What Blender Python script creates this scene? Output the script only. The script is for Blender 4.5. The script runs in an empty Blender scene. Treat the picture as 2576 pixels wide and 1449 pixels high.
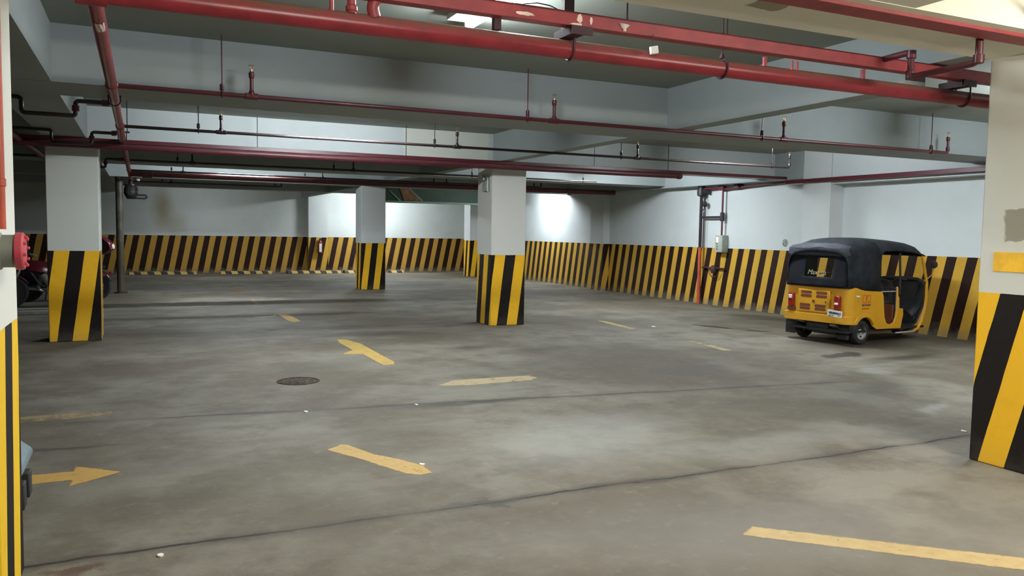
import bpy, math, random
from mathutils import Vector, Matrix
random.seed(7)
C = bpy.context.scene.collection
sc = bpy.context.scene
PI = math.pi

# ------------------------------------------------------------------ mesh helper
class MB:
    def __init__(s):
        s.v, s.f, s.uv, s.mi, s.cur = [], [], [], [], 0
    def add(s, vs, fs, uvs=None):
        b = len(s.v)
        s.v += [tuple(p) for p in vs]
        for i, f in enumerate(fs):
            s.f.append([b + k for k in f]); s.mi.append(s.cur)
            s.uv.append(uvs[i] if uvs else None)
        return s
    def box(s, x0, x1, y0, y1, z0, z1):
        v = [(x, y, z) for z in (z0, z1) for y in (y0, y1) for x in (x0, x1)]
        f = [(0, 2, 3, 1), (4, 5, 7, 6), (0, 1, 5, 4), (2, 6, 7, 3), (0, 4, 6, 2), (1, 3, 7, 5)]
        w, d = x1 - x0, y1 - y0
        def U(face, p):
            x, y, z = p
            if face == 2: return (x - x0, z)
            if face == 4: return (y0 - y, z)
            if face == 5: return (w + y - y0, z)
            if face == 3: return (w + d + x1 - x, z)
            return (x - x0, y - y0)
        uv = [[U(i, v[k]) for k in q] for i, q in enumerate(f)]
        return s.add(v, f, uv)
    def obox(s, c, ax, ay, az):
        c, ax, ay, az = Vector(c), Vector(ax), Vector(ay), Vector(az)
        v = [c + i * ax + j * ay + k * az for k in (-1, 1) for j in (-1, 1) for i in (-1, 1)]
        return s.add(v, [(0, 2, 3, 1), (4, 5, 7, 6), (0, 1, 5, 4), (2, 6, 7, 3), (0, 4, 6, 2), (1, 3, 7, 5)])
    def tube(s, pts, r, n=12, closed=False, r2=None):
        pts = [Vector(p) for p in pts]
        m = len(pts)
        rs = r if isinstance(r, (list, tuple)) else [r] * m
        dirs = []
        for i in range(m):
            a = pts[i - 1] if (i > 0 or closed) else pts[i]
            b = pts[(i + 1) % m] if (i < m - 1 or closed) else pts[i]
            dirs.append((b - a).normalized())
        up = Vector((0, 0, 1)) if abs(dirs[0].z) < .9 else Vector((1, 0, 0))
        e = (up - dirs[0] * up.dot(dirs[0])).normalized()
        vs, fs = [], []
        for i in range(m):
            d = dirs[i]
            e = (e - d * e.dot(d)).normalized(); g = d.cross(e)
            k = 1.0
            if 0 < i < m - 1:
                c = max(.5, (pts[i + 1] - pts[i]).normalized().dot(d)); k = 1 / c
            for j in range(n):
                a = 2 * PI * j / n
                vs.append(pts[i] + (e * math.cos(a) + g * math.sin(a)) * rs[i])
        for i in range(m if closed else m - 1):
            for j in range(n):
                a, b = i * n + j, i * n + (j + 1) % n
                i2 = (i + 1) % m
                fs.append((a, b, i2 * n + (j + 1) % n, i2 * n + j))
        if not closed:
            fs.append(tuple(reversed(range(n)))); fs.append(tuple(range((m - 1) * n, m * n)))
        return s.add(vs, fs)
    def bend(s, pts, r, n=12, rad=None, k=5):
        """tube along a polyline whose corners are rounded elbows"""
        pts = [Vector(p) for p in pts]; rad = rad or r * 2.2
        out = [pts[0]]
        for i in range(1, len(pts) - 1):
            a, b, c = pts[i - 1], pts[i], pts[i + 1]
            q = min(rad, (b - a).length * .49, (c - b).length * .49)
            p0, p1 = b + (a - b).normalized() * q, b + (c - b).normalized() * q
            for t in range(k + 1):
                u = t / k
                out.append(p0 * (1 - u) ** 2 + b * 2 * u * (1 - u) + p1 * u * u)
        out.append(pts[-1])
        return s.tube(out, r, n)
    def cyl(s, a, b, r, n=16, rb=None):
        return s.tube([a, b], [r, r if rb is None else rb], n)
    def lathe(s, prof, o, axis, n=24, cap=True):
        """prof: (radius, distance along axis)"""
        o, ax = Vector(o), Vector(axis).normalized()
        e = ax.orthogonal().normalized(); g = ax.cross(e)
        vs, fs = [], []
        for r, h in prof:
            for j in range(n):
                a = 2 * PI * j / n
                vs.append(o + ax * h + (e * math.cos(a) + g * math.sin(a)) * r)
        for i in range(len(prof) - 1):
            for j in range(n):
                fs.append((i * n + j, i * n + (j + 1) % n, (i + 1) * n + (j + 1) % n, (i + 1) * n + j))
        if cap and prof[0][0] > 1e-6: fs.append(tuple(reversed(range(n))))
        if cap and prof[-1][0] > 1e-6: fs.append(tuple(range((len(prof) - 1) * n, len(prof) * n)))
        return s.add(vs, fs)
    def prism(s, poly, a, b, plane='xz'):
        """poly in the plane, extruded along the remaining axis from a to b"""
        def P(u, v, w):
            return {'xz': (u, w, v), 'yz': (w, u, v), 'xy': (u, v, w)}[plane]
        n = len(poly)
        vs = [P(u, v, a) for u, v in poly] + [P(u, v, b) for u, v in poly]
        fs = [tuple(range(n)), tuple(range(2 * n - 1, n - 1, -1))]
        fs += [(i, i + n, (i + 1) % n + n, (i + 1) % n) for i in range(n)]
        return s.add(vs, fs)
    def loft(s, secs, closed=False, caps=False):
        n = len(secs[0]); vs = [p for q in secs for p in q]; fs = []
        for i in range(len(secs) - 1):
            for j in range(n if closed else n - 1):
                k = (j + 1) % n
                fs.append((i * n + j, i * n + k, (i + 1) * n + k, (i + 1) * n + j))
        if caps:
            fs.append(tuple(reversed(range(n)))); fs.append(tuple(range((len(secs) - 1) * n, len(secs) * n)))
        return s.add(vs, fs)
    def build(s, name, mat, parent=None, bevel=0, smooth=True, solid=0, sub=0, loc=None, weld=0):
        me = bpy.data.meshes.new(name)
        me.from_pydata(s.v, [], s.f); me.update()
        mats = mat if isinstance(mat, (list, tuple)) else [mat]
        for m in mats: me.materials.append(m)
        if len(mats) > 1:
            for p, i in zip(me.polygons, s.mi): p.material_index = i
        if any(u is not None for u in s.uv):
            L = me.uv_layers.new(name='UVMap')
            for p, u in zip(me.polygons, s.uv):
                if u is None: continue
                for li, q in zip(p.loop_indices, u): L.data[li].uv = q
        import bmesh
        bm = bmesh.new(); bm.from_mesh(me)
        if weld: bmesh.ops.remove_doubles(bm, verts=bm.verts, dist=weld)
        bmesh.ops.recalc_face_normals(bm, faces=bm.faces)
        bm.to_mesh(me); bm.free()
        o = bpy.data.objects.new(name, me); C.objects.link(o)
        if loc: o.location = loc
        if parent: o.parent = parent
        if solid:
            m = o.modifiers.new('Solid', 'SOLIDIFY'); m.thickness = solid; m.offset = 0
        if bevel:
            m = o.modifiers.new('Bevel', 'BEVEL'); m.width = bevel; m.segments = 2; m.limit_method = 'ANGLE'; m.angle_limit = math.radians(40)
        if sub:
            m = o.modifiers.new('Sub', 'SUBSURF'); m.levels = sub; m.render_levels = sub
        if smooth:
            for p in me.polygons: p.use_smooth = True
            try:
                me.set_sharp_from_angle(angle=math.radians(35))
            except Exception: pass
        return o

def tag(o, label=None, cat=None, group=None, kind=None):
    if label: o['label'] = label
    if cat: o['category'] = cat
    if group: o['group'] = group
    if kind: o['kind'] = kind
    return o
def thing(name, label, cat, loc=(0, 0, 0), rz=0, group=None):
    o = bpy.data.objects.new(name, None); C.objects.link(o)
    o.location = loc; o.rotation_euler = (0, 0, rz); o.empty_display_size = .1
    return tag(o, label, cat, group)
def struct(mb, name, mat, label=None, **k):
    return tag(mb.build(name, mat, None, **k), label, None, None, 'structure')

# ------------------------------------------------------------------ node helpers
class NT:
    def __init__(s, name):
        s.m = bpy.data.materials.new(name); s.m.use_nodes = True
        s.t = s.m.node_tree; s.n = s.t.nodes; s.l = s.t.links
        s.bsdf = s.n.get('Principled BSDF'); s.out = s.n.get('Material Output')
    def new(s, ty, **k):
        n = s.n.new(ty)
        for a, b in k.items(): setattr(n, a, b)
        return n
    def put(s, sock, v):
        if hasattr(v, 'is_output'): s.l.new(v, sock)
        elif v is not None: sock.default_value = v
    def math(s, op, a, b=None, c=None, clamp=False):
        n = s.new('ShaderNodeMath', operation=op, use_clamp=clamp)
        s.put(n.inputs[0], a); s.put(n.inputs[1], b)
        if c is not None: s.put(n.inputs[2], c)
        return n.outputs[0]
    def vmath(s, op, a, b=None, out=0):
        n = s.new('ShaderNodeVectorMath', operation=op)
        s.put(n.inputs[0], a)
        if b is not None: s.put(n.inputs[1], b)
        return n.outputs[out]
    def mix(s, f, a, b, mode='MIX'):
        n = s.new('ShaderNodeMix', data_type='RGBA', blend_type=mode)
        s.put(n.inputs[0], f); s.put(n.inputs[6], a); s.put(n.inputs[7], b)
        return n.outputs[2]
    def noise(s, vec, scale, detail=4, rough=.55, out=0):
        n = s.new('ShaderNodeTexNoise')
        s.put(n.inputs['Vector'], vec); n.inputs['Scale'].default_value = scale
        n.inputs['Detail'].default_value = detail; n.inputs['Roughness'].default_value = rough
        return n.outputs[out]
    def ramp(s, v, a, b, c0=0., c1=1.):
        n = s.new('ShaderNodeMapRange', interpolation_type='SMOOTHSTEP')
        s.put(n.inputs[0], v); n.inputs[1].default_value = a; n.inputs[2].default_value = b
        n.inputs[3].default_value = c0; n.inputs[4].default_value = c1
        return n.outputs[0]
    def pos(s): return s.new('ShaderNodeNewGeometry').outputs['Position']
    def obj(s): return s.new('ShaderNodeTexCoord').outputs['Object']
    def bump(s, h, st, d=.01):
        n = s.new('ShaderNodeBump'); n.inputs['Strength'].default_value = st; n.inputs['Distance'].default_value = d
        s.l.new(h, n.inputs['Height']); s.l.new(n.outputs[0], s.bsdf.inputs['Normal'])

def col(r, g, b): return (r, g, b, 1)
def plain(name, c, rough=.5, metal=0., var=.12, scale=9., spec=.5):
    t = NT(name)
    nz = t.noise(t.obj(), scale)
    f = t.ramp(nz, .3, .7)
    t.put(t.bsdf.inputs['Base Color'], t.mix(f, col(*[x * (1 - var) for x in c]), col(*[min(1, x * (1 + var)) for x in c])))
    t.bsdf.inputs['Roughness'].default_value = rough; t.bsdf.inputs['Metallic'].default_value = metal
    t.bsdf.inputs['Specular IOR Level'].default_value = spec
    return t.m
def emit(name, c, st):
    t = NT(name)
    t.put(t.bsdf.inputs['Base Color'], col(*c)); t.put(t.bsdf.inputs['Emission Color'], col(*c))
    t.bsdf.inputs['Emission Strength'].default_value = st
    return t.m

WHITE = (.60, .635, .63)
def white_nodes(t, P, base=WHITE, dirt=.3, patches=()):
    n1 = t.noise(P, .55, 5, .6); n2 = t.noise(P, 3.1, 6, .65)
    dk = col(base[0] * .66, base[1] * .68, base[2] * .62)
    f = t.math('MULTIPLY', t.ramp(n1, .42, .72), dirt)
    c = t.mix(f, col(*base), dk)
    c = t.mix(t.math('MULTIPLY', t.ramp(n2, .5, .8), dirt * .5), c, col(base[0] * .8, base[1] * .78, base[2] * .7))
    wob = t.vmath('ADD', P, t.vmath('MULTIPLY', t.vmath('SUBTRACT', t.noise(P, 2.5, 4, .6, out=1), (.5, .5, .5)), (.22, .22, .22))) if patches else P
    for (cx, cy, cz, hx, hy, hz, cc, *sf) in patches:
        q = t.vmath('DIVIDE', t.vmath('SUBTRACT', wob, (cx, cy, cz)), (hx, hy, hz))
        sp = t.new('ShaderNodeSeparateXYZ'); t.l.new(t.vmath('ABSOLUTE', q), sp.inputs[0])
        m = t.math('MAXIMUM', t.math('MAXIMUM', sp.outputs[0], sp.outputs[1]), sp.outputs[2])
        if sf: m = t.vmath('LENGTH', q, out=1)
        c = t.mix(t.ramp(m, .1 if sf else .93, 1.1 if sf else 1.02, sf[0] if sf else 1, 0), c, col(*cc))
    return c, n2
def white_mat(name, base=WHITE, dirt=.3, patches=(), rough=.75):
    t = NT(name)
    c, n2 = white_nodes(t, t.pos(), base, dirt, patches)
    t.put(t.bsdf.inputs['Base Color'], c); t.bsdf.inputs['Roughness'].default_value = rough
    t.bump(n2, .15, .01)
    return t.m
YEL = (.90, .50, .022); BLK = (.011, .0075, .006)
def stripe_mat(name, period, slant, c0, h, dirt=.3, base=WHITE, patches=(), yel=YEL, foot=.25, blk=BLK):
    t = NT(name)
    P = t.pos()
    wc, n2 = white_nodes(t, P, base, dirt, patches)
    uv = t.new('ShaderNodeUVMap'); sp = t.new('ShaderNodeSeparateXYZ'); t.l.new(uv.outputs[0], sp.inputs[0])
    u, v = sp.outputs[0], sp.outputs[1]
    wob = t.math('MULTIPLY', t.math('SUBTRACT', t.noise(P, 3.0, 3), .5), .03)
    s = t.math('ADD', t.math('DIVIDE', t.math('SUBTRACT', t.math('SUBTRACT', u, t.math('MULTIPLY', v, slant)), c0), period), wob)
    fr = t.math('FRACT', t.math('ADD', s, 200.))
    isb = t.math('LESS_THAN', fr, .5)
    n3 = t.noise(P, 5.5, 6, .7); n4 = t.noise(P, 26, 4, .7)
    y = t.mix(t.math('MULTIPLY', t.ramp(n3, .45, .75), .35), col(*yel), col(yel[0] * .72, yel[1] * .66, yel[2] * .8))
    b = t.mix(t.ramp(n4, .55, .8), col(*blk), col(blk[0] * 2.3, blk[1] * 2.2, blk[2] * 2.1))
    sc_ = t.mix(isb, y, b)
    # scuffed, dusty foot of the painted band
    ft = t.math('MULTIPLY', t.ramp(t.math('ADD', v, t.math('MULTIPLY', t.math('SUBTRACT', n3, .5), .5)), .0, .22, 1, 0), foot * 2)
    sc_ = t.mix(ft, sc_, col(.20, .18, .14))
    hh = t.math('ADD', t.math('MULTIPLY', t.math('SUBTRACT', n3, .5), .012), h)
    t.put(t.bsdf.inputs['Base Color'], t.mix(t.math('LESS_THAN', v, hh), wc, sc_))
    t.bsdf.inputs['Roughness'].default_value = .7; t.bsdf.inputs['Specular IOR Level'].default_value = .2
    t.bump(n2, .12, .008)
    return t.m

def pipe_mat(name, c, dust=.5, rough=.42):
    t = NT(name)
    g = t.new('ShaderNodeNewGeometry'); sp = t.new('ShaderNodeSeparateXYZ'); t.l.new(g.outputs['Normal'], sp.inputs[0])
    nz = t.noise(g.outputs['Position'], 7, 5, .6)
    base = t.mix(t.ramp(nz, .35, .7), col(*c), col(c[0] * .72, c[1] * .75, c[2] * .8))
    up = t.math('MULTIPLY', t.ramp(t.math('ADD', sp.outputs[2], t.math('MULTIPLY', t.math('SUBTRACT', nz, .5), .6)), -.05, .75), dust)
    t.put(t.bsdf.inputs['Base Color'], t.mix(up, base, col(.20, .12, .085)))
    t.put(t.bsdf.inputs['Roughness'], t.math('ADD', t.math('MULTIPLY', up, .3), rough))
    return t.m

M = {}
M['red'] = pipe_mat('red_pipe_paint', (.27, .024, .034), .75, .34)
M['redch'] = pipe_mat('red_channel_paint', (.33, .048, .055), .12, .5)
M['darkred'] = pipe_mat('dark_red_pipe_paint', (.105, .015, .024), .35, .4)
M['orange'] = pipe_mat('orange_red_paint', (.50, .085, .045), .2, .4)
M['steel'] = plain('bare_steel', (.42, .40, .38), .35, .8)
M['darkpipe'] = pipe_mat('dark_brown_pipe', (.030, .021, .023), .15, .22)
M['blackiron'] = plain('black_iron', (.02, .018, .02), .5)
M['bracket'] = plain('dark_maroon_steel', (.045, .016, .022), .55)
M['brass'] = plain('brass', (.55, .40, .22), .35, .8)
M['chip'] = plain('exposed_primer', (.75, .58, .50), .7)
M['whiteplastic'] = plain('white_plastic', (.75, .75, .72), .45)
M['greybox'] = plain('grey_green_enamel', (.34, .37, .33), .5)
M['cast'] = plain('grey_cast_iron', (.22, .24, .21), .55, .2)
M['capred'] = plain('faded_red_cap', (.48, .06, .085), .45)
M['galv'] = plain('galvanised_conduit', (.42, .47, .43), .4, .3)
M['lamp'] = emit('led_tube_glow', (.93, .97, 1.0), 60)
M['wlamp'] = emit('warm_led_tube_glow', (1.0, .95, .84), 60)
M['ind'] = emit('indicator_glow', (1.0, .80, .62), 4)
M['rubber'] = plain('black_rubber', (.018, .018, .019), .75)
M['dark'] = plain('dark_chassis', (.016, .015, .015), .6)
M['tarp'] = plain('dark_canvas_tarp', (.020, .023, .028), .85, 0, .35, 5, .2)
M['tukyel'] = plain('golden_yellow_enamel', (.66, .335, .022), .33, 0, .05, 3)
M['slot'] = plain('slot_shadow_brown', (.16, .045, .014), .6)
M['lens'] = plain('red_lens', (.28, .018, .012), .15)
M['clearlens'] = plain('clear_lens', (.85, .78, .76), .12)
M['seat'] = plain('black_vinyl', (.018, .016, .017), .4)
M['silver'] = plain('silver_wheel_paint', (.55, .56, .55), .35, .5)
M['chrome'] = plain('chrome_trim', (.75, .74, .72), .15, .95, .02)
M['stickred'] = plain('red_sticker_ink', (.55, .06, .02), .5)
M['ink'] = plain('dark_ink', (.05, .05, .06), .6)
M['plate'] = plain('white_number_plate', (.72, .72, .70), .4)
M['maroon'] = plain('maroon_enamel', (.115, .010, .022), .22, 0, .1)
M['darkgloss'] = plain('dark_gloss_enamel', (.02, .012, .022), .18)
M['blue'] = plain('blue_grey_plastic', (.11, .15, .19), .42)
M['green'] = plain('dark_green_paint', (.012, .040, .018), .6)
M['greenlt'] = plain('pale_green_paint', (.16, .25, .17), .6)
M['rustbrown'] = plain('rusty_brown_board', (.20, .09, .03), .7, 0, .4, 4)
M['kerb'] = plain('dirty_kerb_concrete', (.22, .21, .18), .85)
M['paper'] = plain('white_paper', (.72, .71, .68), .8)
M['blueband'] = plain('dusty_blue_steel', (.10, .11, .14), .5)
def glass_mat():
    t = NT('smoky_clear_sheet')
    g = t.new('ShaderNodeBsdfTransparent'); g.inputs[0].default_value = col(.72, .70, .64)
    d = t.new('ShaderNodeBsdfGlossy'); d.inputs['Roughness'].default_value = .25; d.inputs[0].default_value = col(.8, .8, .8)
    m = t.new('ShaderNodeMixShader'); m.inputs[0].default_value = .06
    t.l.new(g.outputs[0], m.inputs[1]); t.l.new(d.outputs[0], m.inputs[2]); t.l.new(m.outputs[0], t.out.inputs[0])
    return t.m
M['glass'] = glass_mat()

def road_paint(name, c, cover, scale=6.):
    t = NT(name)
    P = t.pos()
    n = t.math('ADD', t.math('MULTIPLY', t.noise(P, scale, 8, .72), .65), t.math('MULTIPLY', t.noise(P, scale * 6, 4, .7), .35))
    f = t.ramp(n, .30 + cover * .28, .42 + cover * .30, 1, 0)
    at = t.new('ShaderNodeAttribute'); at.attribute_name = 'wear'
    e = t.ramp(t.math('ADD', at.outputs['Fac'], t.math('MULTIPLY', t.math('SUBTRACT', t.noise(P, 18, 5, .7), .5), 1.6)), .15, .9)
    fa = t.math('MULTIPLY', t.math('MULTIPLY', f, e), .42 + .45 * cover)
    t.put(t.bsdf.inputs['Base Color'], t.mix(t.noise(P, 14, 4), col(*c), col(c[0] * .7, c[1] * .66, c[2] * .8)))
    t.bsdf.inputs['Roughness'].default_value = .75
    tr = t.new('ShaderNodeBsdfTransparent'); mx = t.new('ShaderNodeMixShader')
    t.l.new(fa, mx.inputs[0]); t.l.new(tr.outputs[0], mx.inputs[1]); t.l.new(t.bsdf.outputs[0], mx.inputs[2])
    t.l.new(mx.outputs[0], t.out.inputs[0])
    return t.m

# ------------------------------------------------------------------ floor
def floor_mat():
    t = NT('stained_concrete_floor')
    P = t.pos()
    n0 = t.noise(P, .42, 6, .62); n1 = t.noise(P, 1.5, 7, .66); n2 = t.noise(P, 9, 6, .7); n3 = t.noise(P, 60, 3, .7)
    c = t.mix(t.ramp(n0, .38, .62), col(.104, .086, .059), col(.194, .178, .140))
    c = t.mix(t.math('MULTIPLY', t.ramp(n1, .44, .66), .7), c, col(.084, .068, .046))
    c = t.mix(t.math('MULTIPLY', t.ramp(n2, .52, .8), .45), c, col(.225, .216, .185))
    c = t.mix(t.math('MULTIPLY', t.ramp(n3, .55, .72), .5), c, col(.10, .095, .08))
    # trowel streaks across the bays
    mp = t.new('ShaderNodeMapping'); mp.inputs['Scale'].default_value = (.5, 3.2, 1); mp.inputs['Rotation'].default_value = (0, 0, .1)
    t.l.new(P, mp.inputs[0])
    st = t.noise(mp.outputs[0], 1.3, 6, .6)
    c = t.mix(t.math('MULTIPLY', t.ramp(st, .52, .72), .4), c, col(.10, .09, .07))
    sp = t.new('ShaderNodeSeparateXYZ'); t.l.new(P, sp.inputs[0])
    X, Y = sp.outputs[0], sp.outputs[1]
    wx = t.math('MULTIPLY', t.math('SUBTRACT', t.noise(P, 1.2, 6, .65), .5), .16)
    def joint(c, y0, m, w, op, x0=-9, x1=14, tone=(.022, .019, .014)):
        d = t.math('ABSOLUTE', t.math('ADD', t.math('SUBTRACT', t.math('SUBTRACT', Y, y0), t.math('MULTIPLY', X, m)), wx))
        soft = t.ramp(d, w * .5, w * 3.2, 1, 0); hard = t.ramp(d, w * .25, w * .7, 1, 0)
        k = t.math('MULTIPLY', t.math('ADD', t.math('MULTIPLY', soft, .35), t.math('MULTIPLY', hard, .65)), t.ramp(t.noise(P, 1.1, 4), .3, .55, .3, 1))
        k = t.math('MULTIPLY', t.math('MULTIPLY', k, op), t.math('MULTIPLY', t.math('GREATER_THAN', X, x0), t.math('LESS_THAN', X, x1)))
        return t.mix(k, c, col(*tone))
    c = joint(c, 4.41, .002, .030, 1.0)
    c = joint(c, 7.50, -.115, .034, .8, -.6, 7.5)
    c = joint(c, 17.2, 0, .05, .6)
    c = joint(c, 13.1, .0, .06, .3)
    # stains, with the rickshaw's ground shadow painted in: centre, radii, angle, strength, tone
    dk, bl, lt = (.030, .025, .018), (.008, .007, .006), (.28, .28, .258)
    S = [(2.75, 7.12, 1.0, .10, -.05, .75, dk), (1.9, 4.42, .45, .045, 0, .8, dk), (3.0, 4.42, .55, .05, .02, .7, dk),
         (9.37, 11.58, .085, .47, .36, 1, bl), (9.70, 10.83, .07, .25, .58, 1, bl), (10.3, 9.2, 1.5, .8, .12, .75, dk),  # last entry: painted shadow under the rickshaw together with wetness
         (11.4, 12.6, .55, 1.3, .2, .6, dk), (9.6, 7.75, .9, .28, .1, .8, dk), (8.9, 8.2, .5, .16, .2, .7, bl),
         (3.2, 12.5, 1.1, .35, 0, .5, dk), (4.4, 10.6, .5, .25, .2, .55, dk), (5.2, 10.1, .6, .22, 0, .5, dk),
         (2.5, 17.6, 1.7, .9, 0, .5, dk), (3.4, 20.6, 2.6, 1.1, 0, .6, dk), (.6, 23.5, 1.2, 1.5, 0, .5, dk), (8.2, 15.3, .5, .35, 0, .55, dk),
         (5.5, 3.95, .35, .16, .3, .6, dk), (6.2, 8.0, .8, .3, .1, .4, dk), (4.6, 8.9, 1.3, .35, .15, .35, dk),
         (-.5, 6.7, .45, .07, 0, .7, dk), (-.35, 4.3, .10, .07, 0, .8, (.07, .03, .02)), (7.3, 6.2, .9, .35, .4, .5, dk), (2.2, 9.9, .8, .5, .3, .3, dk),
         (3.3, 5.6, 1.3, .8, .5, .38, lt), (8.25, 7.1, .35, .25, .3, .5, lt), (4.6, 4.9, 1.6, .35, .1, .25, lt), (7.0, 5.3, .5, .12, .5, .5, lt), (3.5, 3.2, 2.2, .8, -.3, .3, lt)]
    wob = t.vmath('ADD', P, t.vmath('MULTIPLY', t.vmath('SUBTRACT', t.noise(P, 2.0, 6, .7, out=1), (.5, .5, .5)), (.55, .55, 0)))
    wob2 = t.vmath('ADD', P, t.vmath('MULTIPLY', t.vmath('SUBTRACT', t.noise(P, 5, 4, .6, out=1), (.5, .5, .5)), (.10, .10, 0)))
    wet = None
    for (cx, cy, rx, ry, a, k, tone) in S:
        q = t.vmath('SUBTRACT', wob2 if rx < .095 else wob, (cx, cy, 0))
        vr = t.new('ShaderNodeVectorRotate', rotation_type='Z_AXIS'); t.l.new(q, vr.inputs[0]); vr.inputs['Angle'].default_value = -a
        d = t.vmath('LENGTH', t.vmath('MULTIPLY', vr.outputs[0], (1 / rx, 1 / ry, 0)), out=1)
        f = t.math('MULTIPLY', t.ramp(d, .25, 1.15, 1, 0), k)
        if tone is bl: f = t.math('MULTIPLY', t.ramp(d, .8, 1.1, 1, 0), k)
        c = t.mix(f, c, col(*tone))
        if tone in (bl, dk): wet = f if wet is None else t.math('MAXIMUM', wet, f)
    t.put(t.bsdf.inputs['Base Color'], c)
    t.put(t.bsdf.inputs['Roughness'], t.math('SUBTRACT', .78, t.math('MULTIPLY', wet, .25)))
    t.bsdf.inputs['Specular IOR Level'].default_value = .35
    h = t.math('ADD', t.math('MULTIPLY', n2, .6), t.math('MULTIPLY', n3, .4))
    t.bump(h, .35, .012)
    return t.m
XL, XR, YF, YB, ZC, ZS = -8.0, 12.26, -7.0, 31.2, 3.335, 2.85
struct(MB().box(XL - .3, XR + .5, YF - .3, YB + 2.4, -.2, 0), 'floor', floor_mat(), 'stained grey concrete parking floor')

# ------------------------------------------------------------------ shell
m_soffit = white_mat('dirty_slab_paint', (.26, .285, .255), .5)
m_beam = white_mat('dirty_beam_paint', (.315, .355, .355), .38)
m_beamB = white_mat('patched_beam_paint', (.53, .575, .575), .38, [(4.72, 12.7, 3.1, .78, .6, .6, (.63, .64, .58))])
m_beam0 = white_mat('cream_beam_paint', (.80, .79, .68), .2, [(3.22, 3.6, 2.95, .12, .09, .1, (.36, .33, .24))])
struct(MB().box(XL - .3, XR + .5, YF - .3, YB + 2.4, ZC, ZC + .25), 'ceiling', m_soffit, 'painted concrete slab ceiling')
m_wr = stripe_mat('striped_side_wall', .37, .22, YF - 13.62 - .22 * 1.352, 1.352, .25, (.60, .64, .645), yel=(.60, .355, .045), blk=(.020, .0075, .005))
m_wb = stripe_mat('striped_end_wall', .39, .20, (-.23 - XL) - .2 * 1.34, 1.345, .35, (.60, .635, .62), [(.72, 31.2, 2.3, .45, .8, .95, (.30, .24, .12), .75), (1.1, 31.2, 1.75, .55, .8, .6, (.33, .30, .2), .5)], yel=(.46, .265, .045), blk=(.020, .0075, .005))
struct(MB().box(XR, XR + .3, YF, YB + 2, 0, ZC), 'wall_right', m_wr, 'white side wall above slanted yellow and black stripes')
struct(MB().box(XL, XR, YB, YB + .3, 0, ZC), 'wall_back', m_wb, 'white end wall above slanted yellow and black stripes')
struct(MB().box(XL - .3, XL, YF, YB, 0, ZC), 'wall_left', m_wb, 'white striped wall on the dark left side')
struct(MB().box(XL, XR, YF - .3, YF, 0, ZC), 'wall_front', m_wb, 'white striped wall behind the viewpoint')

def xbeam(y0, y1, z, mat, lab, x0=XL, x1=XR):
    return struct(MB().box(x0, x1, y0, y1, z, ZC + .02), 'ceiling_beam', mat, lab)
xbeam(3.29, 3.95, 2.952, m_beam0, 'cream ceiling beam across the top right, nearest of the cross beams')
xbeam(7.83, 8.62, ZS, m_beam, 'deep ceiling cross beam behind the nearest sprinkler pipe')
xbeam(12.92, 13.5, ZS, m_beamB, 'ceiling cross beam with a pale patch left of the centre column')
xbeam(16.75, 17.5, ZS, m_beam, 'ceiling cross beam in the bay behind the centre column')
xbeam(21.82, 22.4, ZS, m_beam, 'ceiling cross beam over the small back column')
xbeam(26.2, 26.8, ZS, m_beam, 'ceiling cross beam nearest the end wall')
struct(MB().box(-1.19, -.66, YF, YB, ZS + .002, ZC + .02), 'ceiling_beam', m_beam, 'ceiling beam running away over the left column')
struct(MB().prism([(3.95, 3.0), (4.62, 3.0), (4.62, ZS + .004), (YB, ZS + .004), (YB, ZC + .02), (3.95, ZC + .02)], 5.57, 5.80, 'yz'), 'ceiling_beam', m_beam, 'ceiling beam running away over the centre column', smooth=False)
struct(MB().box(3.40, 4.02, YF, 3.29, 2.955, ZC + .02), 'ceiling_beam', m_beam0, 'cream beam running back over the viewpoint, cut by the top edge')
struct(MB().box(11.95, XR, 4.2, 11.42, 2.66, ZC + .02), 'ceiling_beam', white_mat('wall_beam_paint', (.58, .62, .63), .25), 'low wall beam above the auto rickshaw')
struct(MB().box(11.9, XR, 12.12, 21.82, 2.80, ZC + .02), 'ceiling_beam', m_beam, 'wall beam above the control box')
# pilasters
m_pil = stripe_mat('striped_pilaster', .37, .22, .1, 1.352, .2, (.62, .655, .65), yel=(.60, .355, .045), blk=(.020, .0075, .005))
struct(MB().box(11.91, XR, 11.42, 12.12, 0, ZC), 'wall_pilaster', m_pil, 'shallow wall pilaster behind the auto rickshaw')
struct(MB().box(12.05, XR, 19.9, 20.62, 0, 2.8), 'wall_pilaster', m_pil, 'shallow wall pilaster beside the brightly lit wall')
m_pil2 = stripe_mat('striped_end_pilaster', .39, .2, -.17, 1.335, .15, (.62, .65, .645), yel=(.55, .33, .045), blk=(.020, .0075, .005))
struct(MB().box(5.76, 6.50, 30.85, YB, 0, ZS), 'wall_pilaster', m_pil2, 'end wall pilaster with a fire extinguisher on it')

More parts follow.
